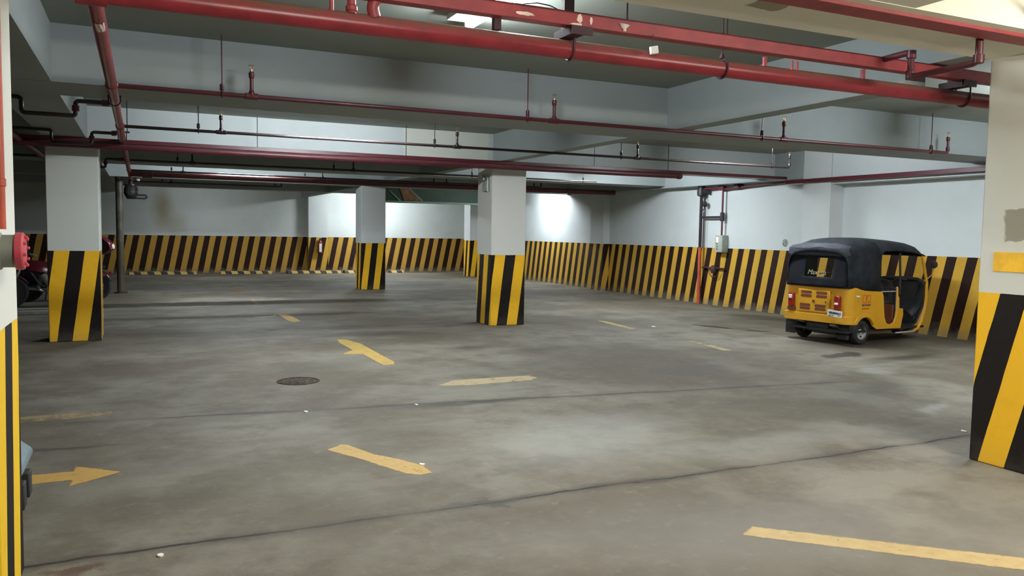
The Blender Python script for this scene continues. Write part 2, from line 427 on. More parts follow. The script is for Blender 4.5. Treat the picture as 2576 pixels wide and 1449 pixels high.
# ------------------------------------------------------------------ striped columns
def column(x0, x1, y0, y1, ztop, mat, lab):
    o = MB().box(x0, x1, y0, y1, 0, ztop).build('striped_column', mat, None, bevel=.012)
    return tag(o, lab, 'column', 'striped concrete columns')
mcol = lambda n, p, s, c, h, **k: stripe_mat(n, p, s, c, h, .18, **k)
column(-1.19, -.53, 12.92, 13.55, ZS, mcol('left_column_paint', .385, .14, .095, 1.29, base=(.60, .63, .585), foot=.1), 'white column striped yellow and black, in front of the parked motorcycles')
column(5.55, 6.21, 12.9, 13.55, ZS, mcol('centre_column_paint', .39, .122, .1225, 1.245, base=(.66, .665, .62), foot=.05), 'white striped column with a small grey box on its side, in the middle')
column(5.50, 6.18, 21.8, 22.45, ZS, mcol('back_column_paint', .345, .11, .16, 1.285, foot=.08), 'white striped column standing far behind, left of the middle one')
column(10.86, 11.5, 27.2, 27.8, ZS, mcol('far_column_paint', .36, .12, .2, 1.32, base=(.66, .68, .68), foot=.05), 'farthest white striped column, its edge showing left of the middle column')
column(5.63, 6.29, 3.29, 3.95, ZC, mcol('right_column_paint', .40, .24, -.79, 1.262, base=(.66, .655, .58), foot=.05,
        patches=[(5.63, 3.50, 1.757, .3, .26, .097, (.33, .31, .24))]), 'large white column at the right edge, striped, with a yellow bar and grey patch')
tag(MB().box(5.624, 5.6295, 3.30, 3.84, 1.42, 1.56).build('yellow_bar', plain('yellow_bar_paint', YEL, .6)), 'plain yellow painted bar on the large right column', 'painted sign')
column(-1.19, -.53, 3.72, 4.38, ZC, mcol('near_left_column_paint', .40, .11, .795, 1.213, base=(.70, .70, .63), foot=.0, yel=(.80, .50, .02)), 'near left column with the red pipe and capped outlet on it')

# ------------------------------------------------------------------ pipes
def elbow(mb, p, r): mb.lathe([(r * .9, -r * 1.3), (r * 1.28, -r * 1.1), (r * 1.28, r * 1.1), (r * .9, r * 1.3)], p, (1, 0, 0), 14)
def sprinkler_head(riser, x, y, z):
    mb = MB()
    mb.lathe([(.006, 0), (.016, .0), (.016, .022), (.009, .026), (.009, .034)], (x, y, z), (0, 0, 1), 10)
    for sgn in (-1, 1): mb.tube([(x + sgn * .008, y, z + .03), (x + sgn * .016, y, z + .046), (x + sgn * .006, y, z + .064)], .0028, 6)
    mb.lathe([(.0, .062), (.024, .064), (.026, .068), (.0, .070)], (x, y, z), (0, 0, 1), 12)
    mb.build('sprinkler_head', M['brass'], riser)
def sprinkler_line(x0, x1, y, z, r, mat, risers, hangers, label, end_up=None, top=.20, hang_h=None):
    root = thing('sprinkler_pipe', label, 'pipe', (x0, y, z), group='sprinkler branch pipes')
    mb = MB()
    if end_up: mb.bend([(0, 0, 0), (end_up - x0, 0, 0), (end_up - x0, 0, .08)], r, 14, .045)
    else: mb.cyl((0, 0, 0), (x1 - x0, 0, 0), r, 14)
    for x in risers:
        mb.lathe([(r, -.06), (r * 1.35, -.055), (r * 1.35, .055), (r, .06)], (x - x0, 0, 0), (1, 0, 0), 14)
    mb.build('pipe', mat, root)
    ups = list(risers) + ([end_up] if end_up else [])
    for x in ups:
        q = MB(); q.cyl((x - x0, 0, .05 if x == end_up else 0), (x - x0, 0, top - .02), r * .78, 12)
        q.lathe([(r * 1.25, -.01), (r * 1.25, .025), (r * .8, .05)], (x - x0, 0, r * .4 + (.03 if x == end_up else 0)), (0, 0, 1), 12)
        q.lathe([(r * .8, -.03), (r * 1.15, -.02), (r * 1.2, .02), (r * .7, .035)], (x - x0, 0, top - .03), (0, 0, 1), 12)
        rs = q.build('riser', mat, root); sprinkler_head(rs, x - x0, 0, top - .01)
    for x in hangers:
        q = MB(); q.cyl((x - x0, 0, .07), (x - x0, 0, ZC - z), .0055, 6)
        a = [(x - x0, math.sin(t) * (r + .006), math.cos(t) * (r + .006) + (0)) for t in [i * PI / 8 + PI / 2 for i in range(9)]]
        a = [(x - x0, .016, .075)] + [(x - x0, r + .006, .0)] + [(x - x0, math.cos(t) * (r + .006), -math.sin(t) * (r + .006)) for t in [i * PI / 8 for i in range(9)]] + [(x - x0, -.016, .075)]
        q.tube(a, .007, 6)
        q.lathe([(.017, .03), (.019, .04), (.019, .085), (.012, .09)], (x - x0, 0, 0), (0, 0, 1), 8)
        q.build('hanger', mat, root)
    return root
sprinkler_line(-.165, 9.95, 7.60, 2.823, .021, M['darkred'], [.92, 3.97, 7.12], [.67, 3.66, 6.78, 9.72], 'sprinkler pipe running in front of the deep cross beam, nearest of the thin ones', 10.05, .215)
sprinkler_line(-.165, 10.0, 10.62, 2.823, .019, M['darkpipe'], [.92, 4.03, 7.02], [.66, 3.70, 6.72, 9.72], 'second thin sprinkler pipe, glinting, above the twin red runs at the middle column', 10.1, .205)
sprinkler_line(-.165, 9.45, 15.95, 2.823, .019, M['darkpipe'], [.88, 3.86], [.63, 3.47, 6.4, 9.1], 'third thin sprinkler pipe, just behind the middle column', None, .21)
sprinkler_line(-.165, 9.4, 18.75, 2.823, .017, M['darkpipe'], [.85, 3.82, 6.85], [.62, 3.42, 6.52, 9.25], 'fourth thin sprinkler pipe, above the single dark red run', 9.45, .2)
sprinkler_line(-.165, 3.58, 23.4, 2.823, .017, M['darkpipe'], [.76], [.54, 3.45], 'farthest and lowest thin sprinkler pipe on the left, ending in an upturn', 3.62, .15)

# main run on the left that feeds the branches
r0 = thing('sprinkler_main', 'red sprinkler main running away along the left beam', 'pipe', (-.2, 2.0, 2.823))
mb = MB(); mb.cyl((0, -2, 0), (0, 20.0, 0), .041, 18)
for yy in (5.6, 8.62, 13.95, 16.75): mb.lathe([(.041, -.07), (.05, -.065), (.05, .065), (.041, .07)], (0, yy, 0), (0, 1, 0), 18)
mb.lathe([(.058, -.07), (.075, -.06), (.075, .06), (.058, .07)], (0, 2.5, 0), (0, 1, 0), 18)
mb.build('pipe', M['red'], r0)
MB().loft([[(math.cos(math.radians(t)) * .0422, yy + .006 * math.sin(t), math.sin(math.radians(t)) * .0422) for t in range(-115, -40, 8)] for yy in (3.18, 3.38)]).build('paint_chip', M['chip'], r0, solid=.002)
for yy in (6.35, 9.9):
    q = MB(); q.tube([(-.05, yy, .06)] + [(-math.cos(t) * .05, yy, -math.sin(t) * .05 - .02) for t in [i * PI / 8 for i in range(9)]] + [(.05, yy, .06)], .006, 6)
    q.box(-.09, .09, yy - .02, yy + .02, .055, .075); q.cyl((-.06, yy, .06), (-.06, yy, ZC - 2.823), .006, 6); q.cyl((.06, yy, .06), (.06, yy, ZC - 2.823), .006, 6)
    q.build('u_hanger', M['blackiron'], r0)

# branches that duck under the left beam
def dip(y, z, zl, label, far):
    o = thing('crossover_pipe', label, 'pipe', (-.2, y, z), group='branch pipes ducking under the left beam')
    MB().bend([(-.05, 0, 0), (-.34, 0, 0), (-.34, 0, zl), (-.78, 0, zl), (-.78, 0, .0), (far, 0, 0)], .02, 12, .035).build('pipe', M['darkpipe'], o)
    MB().lathe([(.021, -.03), (.032, -.025), (.032, .025), (.021, .03)], (-.09, 0, 0), (1, 0, 0), 14).build('coupling', M['darkred'], o)
    MB().lathe([(.021, -.03), (.032, -.025), (.032, .025), (.021, .03)], (-.34, 0, zl * .5), (0, 0, 1), 14).build('coupling', M['darkred'], o)
dip(8.72, 2.823, -.14, 'dark pipe ducking under the left beam, nearer one, above the left column', -3.5)
dip(11.5, 2.823, -.15, 'dark pipe ducking under the left beam, just at the left column top', -3.5)
dip(15.9, 2.823, -.15, 'dark pipe ducking under the left beam, behind the left column', -3.5)
o = thing('crossover_pipe', 'thin black pipe with a dropped loop on the far left, left of the left column', 'pipe', (-3.6, 21, 2.76))
MB().bend([(-2, 0, .0), (.55, 0, 0)], .024, 10, .04).build('pipe', M['blackiron'], o)
MB().bend([(-.5, 0, 0), (-.5, 0, -.32), (.45, 0, -.32), (.45, 0, -.2)], .024, 10, .04).build('drop_loop', M['blackiron'], o)
MB().cyl((-1.2, 0, 0), (-1.2, 0, .25), .02, 10).build('riser', M['blackiron'], o)
o = thing('sprinkler_main', 'dusty brown pipe running away at the far left, beyond the left beam', 'pipe', (-1.45, 9.2, 2.79))
MB().cyl((0, 0, 0), (0, 16, 0), .05, 16).build('pipe', M['darkred'], o)

# fat pipe across the near bay
r1 = thing('fire_main', 'thick glossy red pipe crossing the top of the picture', 'pipe', (-.2, 4.5, 2.79))
mb = MB(); mb.cyl((0, 0, 0), (8.5, 0, 0), .057, 28)
mb.lathe([(.05, -.075), (.07, -.07), (.07, .07), (.05, .075)], (0, 0, 0), (1, 0, 0), 24)
mb.build('pipe', M['red'], r1)
for x, h, rr in ((1.27, .29, .024), (1.16, .29, .012), (4.19, .115, .016), (4.44, .115, .009), (4.49, .115, .009), (5.14, .12, .018)):
    q = MB(); q.cyl((x, -.03, .045), (x, -.03, .045 + h - .05), rr, 14)
    if rr > .02: q.lathe([(rr, 0), (rr * 1.35, .01), (rr * 1.35, .03), (rr, .04)], (x, -.03, .05), (0, 0, 1), 14)
    q.build('support_stub', M['redch'], r1)
MB().box(2.108, 2.152, -.07, -.03, .05, .12).build('square_post', M['bracket'], r1)
q = MB(); q.bend([(1.40, -.03, .04), (1.38, -.04, .10), (1.46, -.06, .20), (1.56, -.06, .32)], .034, 14).build('angled_outlet', M['redch'], r1)
for x in (2.65, 6.30):
    q = MB()
    q.tube([(x, -.063, .13), (x, -.063, 0)] + [(x - .0, -math.cos(t) * .063, -math.sin(t) * .063) for t in [i * PI / 10 for i in range(11)]] + [(x, .063, .13)], .0075, 8)
    q.build('hanger_strap', M['bracket'], r1)
q = MB(); q.tube([(3.84, math.cos(t) * .066, math.sin(t) * .066) for t in [i * 2 * PI / 16 for i in range(16)]], .007, 6, closed=True)
q.cyl((3.84, 0, .06), (3.84, 0, ZC - 2.79), .006, 6); q.lathe([(.02, .07), (.012, .1)], (3.84, 0, 0), (0, 0, 1), 8)
q.build('clevis_hanger', M['bracket'], r1)

# red square channel above the fat pipe
r2 = thing('cable_channel', 'red square steel channel with peeling patches just above the thick pipe', 'cable channel', (0, 4.41, 2.905))
MB().box(1.12, 7.4, -.04, .04, 0, .085).build('channel', M['redch'], r2, bevel=.004)
chips = [(2.08, .030, .075, .014), (2.445, .048, .026, .032), (2.525, .040, .012, .030)]
for i, (x, z, hx, hz) in enumerate(chips):
    rng = random.Random(i + 3); n = 14
    poly = [(x + hx * math.cos(2 * PI * k / n) * rng.uniform(.55, 1.0), z + hz * math.sin(2 * PI * k / n) * rng.uniform(.6, 1.0)) for k in range(n)]
    MB().prism(poly, -.0425, -.0395).build('paint_chip', M['chip'], r2)
MB().prism([(2.375, .006), (2.46, .003), (2.46, .018), (2.40, .016)], -.0425, -.0395).build('paint_chip', M['chip'], r2)
for x in (2.42, 5.94):
    q = MB(); q.box(x - .034, x + .034, .045, .09, -.01, ZC - 2.905); q.build('hanger_post', M['bracket'], r2)
    q = MB(); q.box(x - .045, x + .045, -.07, .16, -.055, -.004); q.box(x - .045, x + .11, -.06, -.05, -.05, 0); q.build('angle_bracket', M['bracket'], r2)
for x in (2.81, 3.6):
    MB().cyl((x, .0, .08), (x, .0, ZC - 2.905), .0065, 6).build('hanger_rod', M['blackiron'], r2)
# sensors hanging from the channel
o = thing('hanging_sensor', 'small white box dangling on a wire below the red channel', 'sensor', (2.98, 4.41, 2.895))
MB().tube([(0, -.045, .02), (.0, -.047, -.03), (.0, -.044, -.052)], .003, 6).build('wire', M['blackiron'], o)
q = MB(); q.obox((.008, -.045, -.075), (.026, 0, .006), (0, .014, 0), (-.004, 0, .024)); q.build('housing', M['whiteplastic'], o, bevel=.004)
o = thing('round_detector', 'white round cup fixed on the face of the red channel', 'sensor', (2.765, 4.37, 2.945))
MB().lathe([(.0, -.028), (.016, -.026), (.03, -.008), (.036, .0)], (0, 0, .01), (.1, -.2, 1), 18).build('cup', M['whiteplastic'], o)
MB().cyl((0, -.005, -.035), (0, -.005, -.012), .01, 10).build('tip', M['chip'], o)

# nearest red channel, upper right, and the small pipe that ducks under the cream beam
r3 = thing('cable_channel', 'red steel channel running across the upper right corner, nearest of all', 'cable channel', (0, 3.44, 2.93))
MB().box(.8, 9.5, -.075, .075, 0, .06).build('channel', M['redch'], r3, bevel=.003)
for x in (1.2, 5.4, 8.0):
    MB().cyl((x, .0, .05), (x, .0, ZC - 2.93), .007, 6).build('hanger_rod', M['blackiron'], r3)
o = thing('crossover_pipe', 'thin red pipe that dips under the cream beam near the right column', 'pipe', (4.97, 3.57, 2.8))
q = MB(); q.cyl((.03, -3.0, .245), (.03, -.285, .245), .023, 14)
q.bend([(.0, -.0, .15), (0, 0, 0), (.06, .56, 0), (.06, .56, .18), (.08, .975, .172), (-1.2, .975, .172)], .023, 14, .05); q.build('pipe', M['darkred'], o)
for p, ax in (((0, 0, .02), (0, 0, 1)), ((.06, .56, .16), (0, 0, 1)), ((.06, .56, .02), (0, 0, 1))):
    MB().lathe([(.024, -.03), (.033, -.026), (.033, .026), (.024, .03)], p, ax, 14).build('coupling', M['darkred'], o)

# twin runs at the column row
r4 = thing('cable_channel', 'long dark red channel passing the tops of the left and middle columns', 'cable channel', (0, 12.58, 2.79))
q = MB(); q.box(-5.0, 11.88, -.04, .04, .004, .06); q.build('channel', M['darkred'], r4, bevel=.004)
for x in (-2.5, 1.6, 3.9, 7.4, 9.0):
    MB().cyl((x, 0, .06), (x, 0, ZC - 2.79), .006, 6).build('hanger_rod', M['blackiron'], r4)
o = thing('cable_channel', 'dark red channel along the wall beam above the auto rickshaw', 'cable channel', (11.86, 8.0, 2.70))
MB().box(-.035, .035, -3.6, 4.53, 0, .075).build('channel', M['darkred'], o, bevel=.004)
r5 = thing('fire_main', 'dark red round pipe just below the long channel, capped at its right end', 'pipe', (-.2, 12.56, 2.748))
q = MB(); q.cyl((-5, 0, 0), (9.45, 0, 0), .045, 20); q.build('pipe', M['darkred'], r5)
MB().lathe([(.045, 0), (.055, .004), (.055, .07), (.04, .095), (0, .1)], (9.40, 0, 0), (1, 0, 0), 20).build('end_cap', M['darkred'], r5)
for x in (1.02, 1.3, 4.6, 7.6): MB().cyl((x, 0, .03), (x, 0, .075), .014, 8).build('support_stub', M['darkred'], r5)
r6 = thing('fire_main', 'thick dark red pipe crossing in front of the back column', 'pipe', (-.2, 19.1, 2.772))
q = MB(); q.cyl((.0, 0, 0), (12.1, 0, 0), .066, 22); q.build('pipe', M['darkred'], r6)
MB().lathe([(.066, -.1), (.085, -.095), (.085, .095), (.066, .1)], (.35, 0, 0), (1, 0, 0), 20).build('coupling', M['darkred'], r6)

# alarm valve and standpipe at the end of the left main
o = thing('standpipe', 'dark vertical standpipe on the floor right of the left column', 'pipe', (-.46, 22.0, 0))
t_ = NT('standpipe_paint')
spz = t_.new('ShaderNodeSeparateXYZ'); t_.l.new(t_.pos(), spz.inputs[0])
cc = t_.mix(t_.ramp(spz.outputs[2], 1.25, 1.32), col(.055, .045, .02), col(.10, .09, .075))
t_.put(t_.bsdf.inputs['Base Color'], t_.mix(t_.ramp(t_.noise(t_.pos(), 3), .4, .7), cc, col(.03, .022, .016)))
MB().cyl((0, 0, 0), (0, 0, 2.95), .085, 24).build('pipe', t_.m, o)
MB().lathe([(.085, 0), (.15, .0), (.15, .03), (.085, .035)], (0, 0, .0), (0, 0, 1), 24).build('base_flange', M['blackiron'], o)
o = thing('alarm_valve', 'bulky dark red valve hanging at the end of the left main, beside the standpipe', 'valve', (-.2, 22.0, 2.823))
q = MB(); q.bend([(0, -.05, 0), (0, .12, 0), (0, .12, -.2)], .05, 16, .1); q.lathe([(.06, -.1), (.13, -.11), (.16, -.2), (.17, -.3), (.12, -.4), (.07, -.43)], (0, .12, -.06), (0, 0, 1), 20)
q.build('body', M['darkpipe'], o)
MB().lathe([(.15, 0), (.15, .03)], (0, .12, -.17), (0, 0, 1), 24).build('flange', M['darkpipe'], o)
MB().lathe([(.0, -.05), (.09, -.05), (.09, .0), (0, .01)], (.0, -.05, -.33), (0, -1, 0), 18).build('cover', M['blackiron'], o)
MB().bend([(-.1, .12, -.40), (.33, .12, -.40), (.36, .12, -.44), (.33, .12, -.48), (-.1, .12, -.48)], .022, 10, .03).build('trim_pipe', M['blackiron'], o)
MB().cyl((.14, .1, .0), (.21, .1, -.02), .05, 12).build('gauge', M['clearlens'], o)

# risers on the right wall
o = thing('drain_riser', 'vertical red pipe on the right wall, orange below, left of the control box', 'pipe', (12.13, 15.58, 0))
MB().cyl((0, 0, 1.35), (0, 0, 2.62), .038, 16).build('upper_pipe', M['darkpipe'], o)
MB().cyl((0, 0, 0), (0, 0, 1.352), .04, 16).build('lower_pipe', M['orange'], o)
q = MB(); q.lathe([(.05, 0), (.10, .02), (.11, .12), (.085, .2), (.09, .3), (.05, .33)], (0, 0, 2.56), (0, 0, 1), 18); q.cyl((0, -.04, 2.7), (0, -.22, 2.66), .05, 12)
q.build('valve', M['blackiron'], o)
q = MB(); q.tube([(-.0, -.05, 2.58), (.0, -.10, 2.5), (0, -.09, 2.42), (0, -.06, 2.36), (0, -.12, 2.30), (0, -.08, 2.22)], .012, 8); q.lathe([(0, -.04), (.06, -.03), (.07, .03), (0, .05)], (0, -.13, 2.38), (.4, -1, .3), 14); q.build('hanging_chain', M['blackiron'], o)
MB().cyl((.0, -.1, 1.35), (0, -.1, 2.2), .012, 8).build('side_tube', M['darkpipe'], o)
o = thing('conduit_riser', 'thinner vertical red pipe dropping into the top of the control box', 'pipe', (12.16, 14.84, 0))
q = MB(); q.bend([(0, 0, 1.65), (0, 0, 2.70), (-.0, -2.45, 2.79)], .022, 12, .06); q.build('conduit', M['darkred'], o)
MB().box(-.05, .05, -.06, .14, 2.68, 2.79).build('junction_box', M['darkred'], o, bevel=.005)
MB().cyl((-.02, .14, 2.735), (-.02, .72, 2.735), .028, 12).build('crossbar', M['darkred'], o)
MB().cyl((-.02, .0, 2.07), (-.02, .72, 2.07), .024, 12).build('crossbar', M['blackiron'], o)
MB().lathe([(.03, 0), (.05, .01), (.05, .2), (.03, .21)], (0, 0, 1.97), (0, 0, 1), 14).build('coupling', M['blackiron'], o)
o = thing('alarm_horn', 'small dark horn on the right wall below the red channel', 'alarm', (12.2, 14.36, 2.74))
MB().box(-.06, .06, -.03, .1, -.05, .07).build('body', M['bracket'], o, bevel=.006)
MB().lathe([(.03, 0), (.07, .09), (.075, .1)], (-.02, -.03, .02), (-.3, -1, .25), 16).build('horn', M['blackiron'], o)
o = thing('control_box', 'grey metal control box with two lit lamps on the right wall', 'control box', (12.26, 14.845, 1.26))
MB().box(-.18, 0, -.125, .125, 0, .39).build('box', M['greybox'], o, bevel=.008)
for k, (z, mt, rr) in enumerate(((.315, 'ind', .030), (.255, 'ind', .026))):
    MB().lathe([(rr, 0), (rr, .012), (rr * .6, .022), (0, .024)], (-.18, .045, z), (-1, 0, 0), 16).build('indicator_lamp', M[mt], o)
for z in (.195, .13, .07): MB().lathe([(.017, 0), (.017, .01), (0, .014)], (-.18, .045, z), (-1, 0, 0), 12).build('push_button', M['ink'], o)
o = thing('test_valve', 'dark valve with looped cable on the striped wall under the control box', 'valve', (12.2, 15.1, .88))
MB().cyl((0, .46, 0), (0, -.36, 0), .02, 10).build('pipe', M['bracket'], o)
MB().lathe([(.02, -.1), (.06, -.09), (.085, 0), (.06, .07), (.02, .09)], (-.03, .0, -.02), (0, 0, 1), 14).build('body', M['bracket'], o)
MB().tube([(-.03, .2, 0), (-.03, .17, -.12), (-.03, .05, -.22), (-.03, -.1, -.18), (-.03, -.2, -.02), (-.03, -.24, .38)], .01, 6).build('cable', M['bracket'], o)
tag(MB().lathe([(0, .006), (.05, .006), (.075, .004), (.085, 0)], (12.2595, 12.92, 1.51), (-1, 0, 0), 14).build('wall_plug', plain('scuffed_plug_plate', (.25, .28, .25), .8, 0, .75, 38)), 'scuffed round plug mark on the right wall left of the rickshaw roof', 'wall mark')

# box on the middle column
o = thing('junction_box', 'small grey box with bent conduit high on the middle column', 'junction box', (5.55, 13.12, 2.46))
MB().box(-.055, 0, -.09, .09, -.10, .07).build('box', M['galv'], o, bevel=.008)
MB().bend([(-.03, -.11, -.11), (-.03, -.11, .12), (-.03, .0, .19), (-.03, .1, .14), (-.03, .14, .2)], .016, 10, .05).build('conduit', M['galv'], o)
MB().lathe([(.02, 0), (.03, .01), (.03, .05), (0, .06)], (-.05, .03, .09), (0, 0, 1), 12).build('knob', M['chrome'], o)

# hydrant outlet on the near left column
o = thing('hydrant_outlet', 'grey hydrant body with a faded red bolted cap on the near left column', 'hydrant', (-.53, 3.80, 1.542))
q = MB(); q.cyl((0, 0, 0), (.075, 0, 0), .066, 28); q.lathe([(.066, 0), (.075, .003), (.075, .02), (.066, .024)], (0, 0, 0), (1, 0, 0), 24)
q.build('body', M['cast'], o)
q = MB(); q.lathe([(.0, 0), (.073, .0), (.076, .004), (.076, .026), (.071, .032), (.03, .034), (0, .036)], (.070, 0, 0), (1, 0, 0), 36); q.build('cap', M['capred'], o)
for k in range(8):
    a = 2 * PI * k / 8 + .2
    MB().lathe([(.007, 0), (.007, .012), (0, .015)], (.100, math.cos(a) * .058, math.sin(a) * .058), (1, 0, 0), 6).build('bolt', M['capred'], o)
o = thing('hydrant_riser', 'bright red pipe rising on the near left column above the hydrant', 'pipe', (-.505, 3.80, 1.63))
MB().cyl((0, 0, 0), (0, 0, ZC - 1.63), .0145, 16).build('pipe', M['orange'], o)
MB().lathe([(.0145, 0), (.019, .003), (.019, .03), (.0145, .033)], (0, 0, .17), (0, 0, 1), 14).build('coupling', M['orange'], o)

# ------------------------------------------------------------------ lights
def batten(x, y, z, length, label, tint, power, glow, turn=0):
    mat = emit('tube_glow', tint, glow)
    o = thing('batten_light', label, 'light', (x, y, z), math.radians(turn), group='ceiling batten lights')
    h = length / 2
    MB().box(-.17, .05, -h, h, ZC - z - .045, ZC - z).build('housing', M['whiteplastic'], o, bevel=.004)
    t = MB().cyl((0, -h + .03, 0), (0, h - .03, 0), .02, 12).build('tube', mat, o)
    for s in (-1, 1):
        MB().box(-.022, .022, s * (h - .015) - .015, s * (h - .015) + .015, -.02, ZC - z - .04).build('lamp_holder', M['whiteplastic'], o)
    ld = bpy.data.lights.new('lamp_light', 'AREA'); ld.shape = 'RECTANGLE'; ld.size = .05; ld.size_y = length - .1
    ld.energy = power; ld.color = tint; ld.spread = math.radians(165)
    lo = bpy.data.objects.new('lamp_light', ld); C.objects.link(lo); lo.parent = o; lo.location = (0, 0, -.024)
    return o
def lamp_mat(name, c, st): return emit(name, c, st)
COOL, WARM = (.88, .95, 1.0), (1.0, .93, .80)
L1 = batten(2.36, 5.42, 3.245, 1.22, 'lit white batten tube above the thick red pipe, top centre', COOL, 25, 190)
MB().tube([(-.16, -.62, -.16), (-.12, -.70, -.145), (-.04, -.72, -.135), (.05, -.72, -.14), (.13, -.72, -.165), (.20, -.72, -.23)], .004, 6).build('supply_wire', M['blackiron'], L1)
batten(1.2, 1.4, 2.80, 1.22, 'batten tube hung from the ceiling just above the viewpoint', WARM, 12, 200, 90)
batten(5.3, 1.4, 2.78, 1.22, 'batten tube hung from the ceiling in front of the large right column', WARM, 45, 215, 90)
batten(9.3, 5.3, 3.10, 1.22, 'added unseen batten tube in the bay behind the large right column', COOL, 15, 380)  # added lamp out of view, brightens the deep beam's face in the right bay
batten(9.0, 10.0, 3.245, 1.22, 'batten tube in the bay left of the auto rickshaw, hidden by the deep beam', COOL, 25, 200)
batten(2.4, 10.2, 3.245, 1.22, 'batten tube in the bay in front of the middle column row', COOL, 20, 330, 90)
batten(11.3, 23.3, 3.245, 1.22, 'batten tube beside the brightest part of the right wall', COOL, 30, 190)
batten(8.2, 29.0, 3.245, 1.22, 'batten tube near the end wall', COOL, 20, 440, 90)
batten(9.4, 15.2, 3.245, 1.22, 'batten tube in the right bay behind the middle column', COOL, 30, 330)
batten(2.2, 19.2, 3.245, 1.22, 'batten tube in the left bay in front of the back column', COOL, 20, 400, 90)
batten(2.0, 28.3, 3.245, 1.22, 'added unseen batten tube in the left bay nearest the end wall', COOL, 10, 70, 90)  # added lamp hidden by the beam, lifts the left part of the end wall

# ------------------------------------------------------------------ floor markings
def mark(name, poly, mat, label, cat='floor marking', g=None):
    """a coat of paint on the floor, thinner along its worn edge"""
    import bmesh
    me = bpy.data.meshes.new(name); bm = bmesh.new()
    f = bm.faces.new([bm.verts.new((x, y, .0016)) for x, y in poly])
    if f.normal.z < 0: f.normal_flip()
    f.normal_update()
    if f.normal.z < 0: bmesh.ops.reverse_faces(bm, faces=[f])
    lay = bm.verts.layers.float.new('wear')
    wd = 2 * f.calc_area() / f.calc_perimeter()
    bmesh.ops.inset_region(bm, faces=[f], thickness=min(.03, .2 * wd), use_even_offset=True, use_boundary=True)
    for v in bm.verts: v[lay] = 0.0 if v.is_boundary else 1.0
    bm.to_mesh(me); bm.free(); me.materials.append(mat)
    o = bpy.data.objects.new(name, me); C.objects.link(o)
    return tag(o, label, cat, g)
yp = (.62, .42, .10); yo = (.60, .36, .07)
G = 'worn yellow floor marks'
mark('floor_line', [(3.132, 3.493), (4.156, 2.58), (4.6, 2.18), (4.42, 2.07), (3.976, 2.464), (2.966, 3.393)], road_paint('near_line_paint', (.60, .46, .20), .95), 'long pale yellow line in the bottom right corner', g=G)
mark('floor_arrow', [(-1.0, 6.07), (-.446, 6.054), (-.45, 6.2), (-.111, 5.91), (-.45, 5.66), (-.445, 5.815), (-1.0, 5.805)], road_paint('left_arrow_paint', yo, .95), 'yellow arrow pointing right beside the blue bin', 'arrow', G)
mark('floor_line', [(1.221, 5.947), (1.37, 6.082), (1.43, 6.05), (1.55, 5.72), (1.66, 5.56), (1.80, 5.307), (1.80, 5.10), (1.70, 5.08), (1.60, 5.16), (1.485, 5.412), (1.397, 5.628)], road_paint('centre_bar_paint', (.62, .41, .12), .85), 'short ragged yellow bar in the near middle of the floor', g=G)
mark('floor_arrow', [(2.64, 12.0), (2.80, 11.97), (2.90, 11.4), (2.89, 10.6), (2.89, 9.7), (2.83, 9.50), (2.66, 9.50), (2.65, 9.79), (2.646, 10.45), (2.40, 10.50), (2.42, 10.62), (2.60, 10.85), (2.592, 11.638)], road_paint('mid_arrow_paint', yp, .85), 'worn yellow arrow with one barb, beyond the drain cover', 'arrow', G)
mark('floor_line', [(2.80, 8.02), (3.11, 8.28), (3.6, 8.285), (4.07, 8.26), (4.10, 8.08), (3.954, 7.966), (3.176, 7.93)], road_paint('mid_bar_paint', (.58, .46, .24), .8), 'pale yellow bar right of the drain cover', g=G)
mark('floor_arrow', [(2.36, 15.86), (2.54, 15.88), (2.60, 15.3), (2.60, 14.55), (2.41, 14.42), (2.36, 14.78)], road_paint('far_bar_paint', yp, .9), 'small yellow bar with a white streak at its left end', 'arrow', G)
mark('white_streak', [(1.90, 15.55), (2.2, 15.52), (2.34, 15.86), (2.34, 15.70), (2.2, 15.40), (1.89, 15.42)], road_paint('white_streak_paint', (.7, .7, .66), .8), 'thin white paint streak touching the small yellow bar')
mark('floor_line', [(7.868, 13.259), (7.96, 12.88), (7.88, 12.1), (7.87, 11.74), (7.68, 11.74), (7.72, 12.479)], road_paint('right_dash_far_paint', (.58, .45, .16), .75), 'thin yellow dash right of the middle column, farther one', g=G)
mark('floor_line', [(7.675, 10.186), (7.799, 10.049), (7.79, 9.551), (7.70, 9.02), (7.542, 9.123), (7.659, 9.771)], road_paint('right_dash_near_paint', (.56, .46, .24), .7), 'thin yellow dash left of the rickshaw, nearer one', g=G)
mark('floor_line', [(2.257, 23.277), (2.512, 23.222), (2.348, 21.36), (2.129, 21.278)], road_paint('faint_far_paint', (.42, .30, .14), .5), 'faint brownish mark, farthest on the floor before the wheel stops', g=G)
mark('floor_line', [(2.261, 19.529), (2.432, 19.261), (2.4, 18.216), (2.214, 18.068)], road_paint('faint_mid_paint', (.50, .36, .2), .6), 'faint yellowish mark, second farthest on the floor', g=G)
mark('floor_line', [(-1.3, 7.95), (-.246, 7.954), (-.225, 7.761), (-.587, 7.70), (-1.3, 7.69)], road_paint('faint_left_paint', (.46, .36, .16), .6), 'faint yellow bar at the left, above the blue bin', g=G)

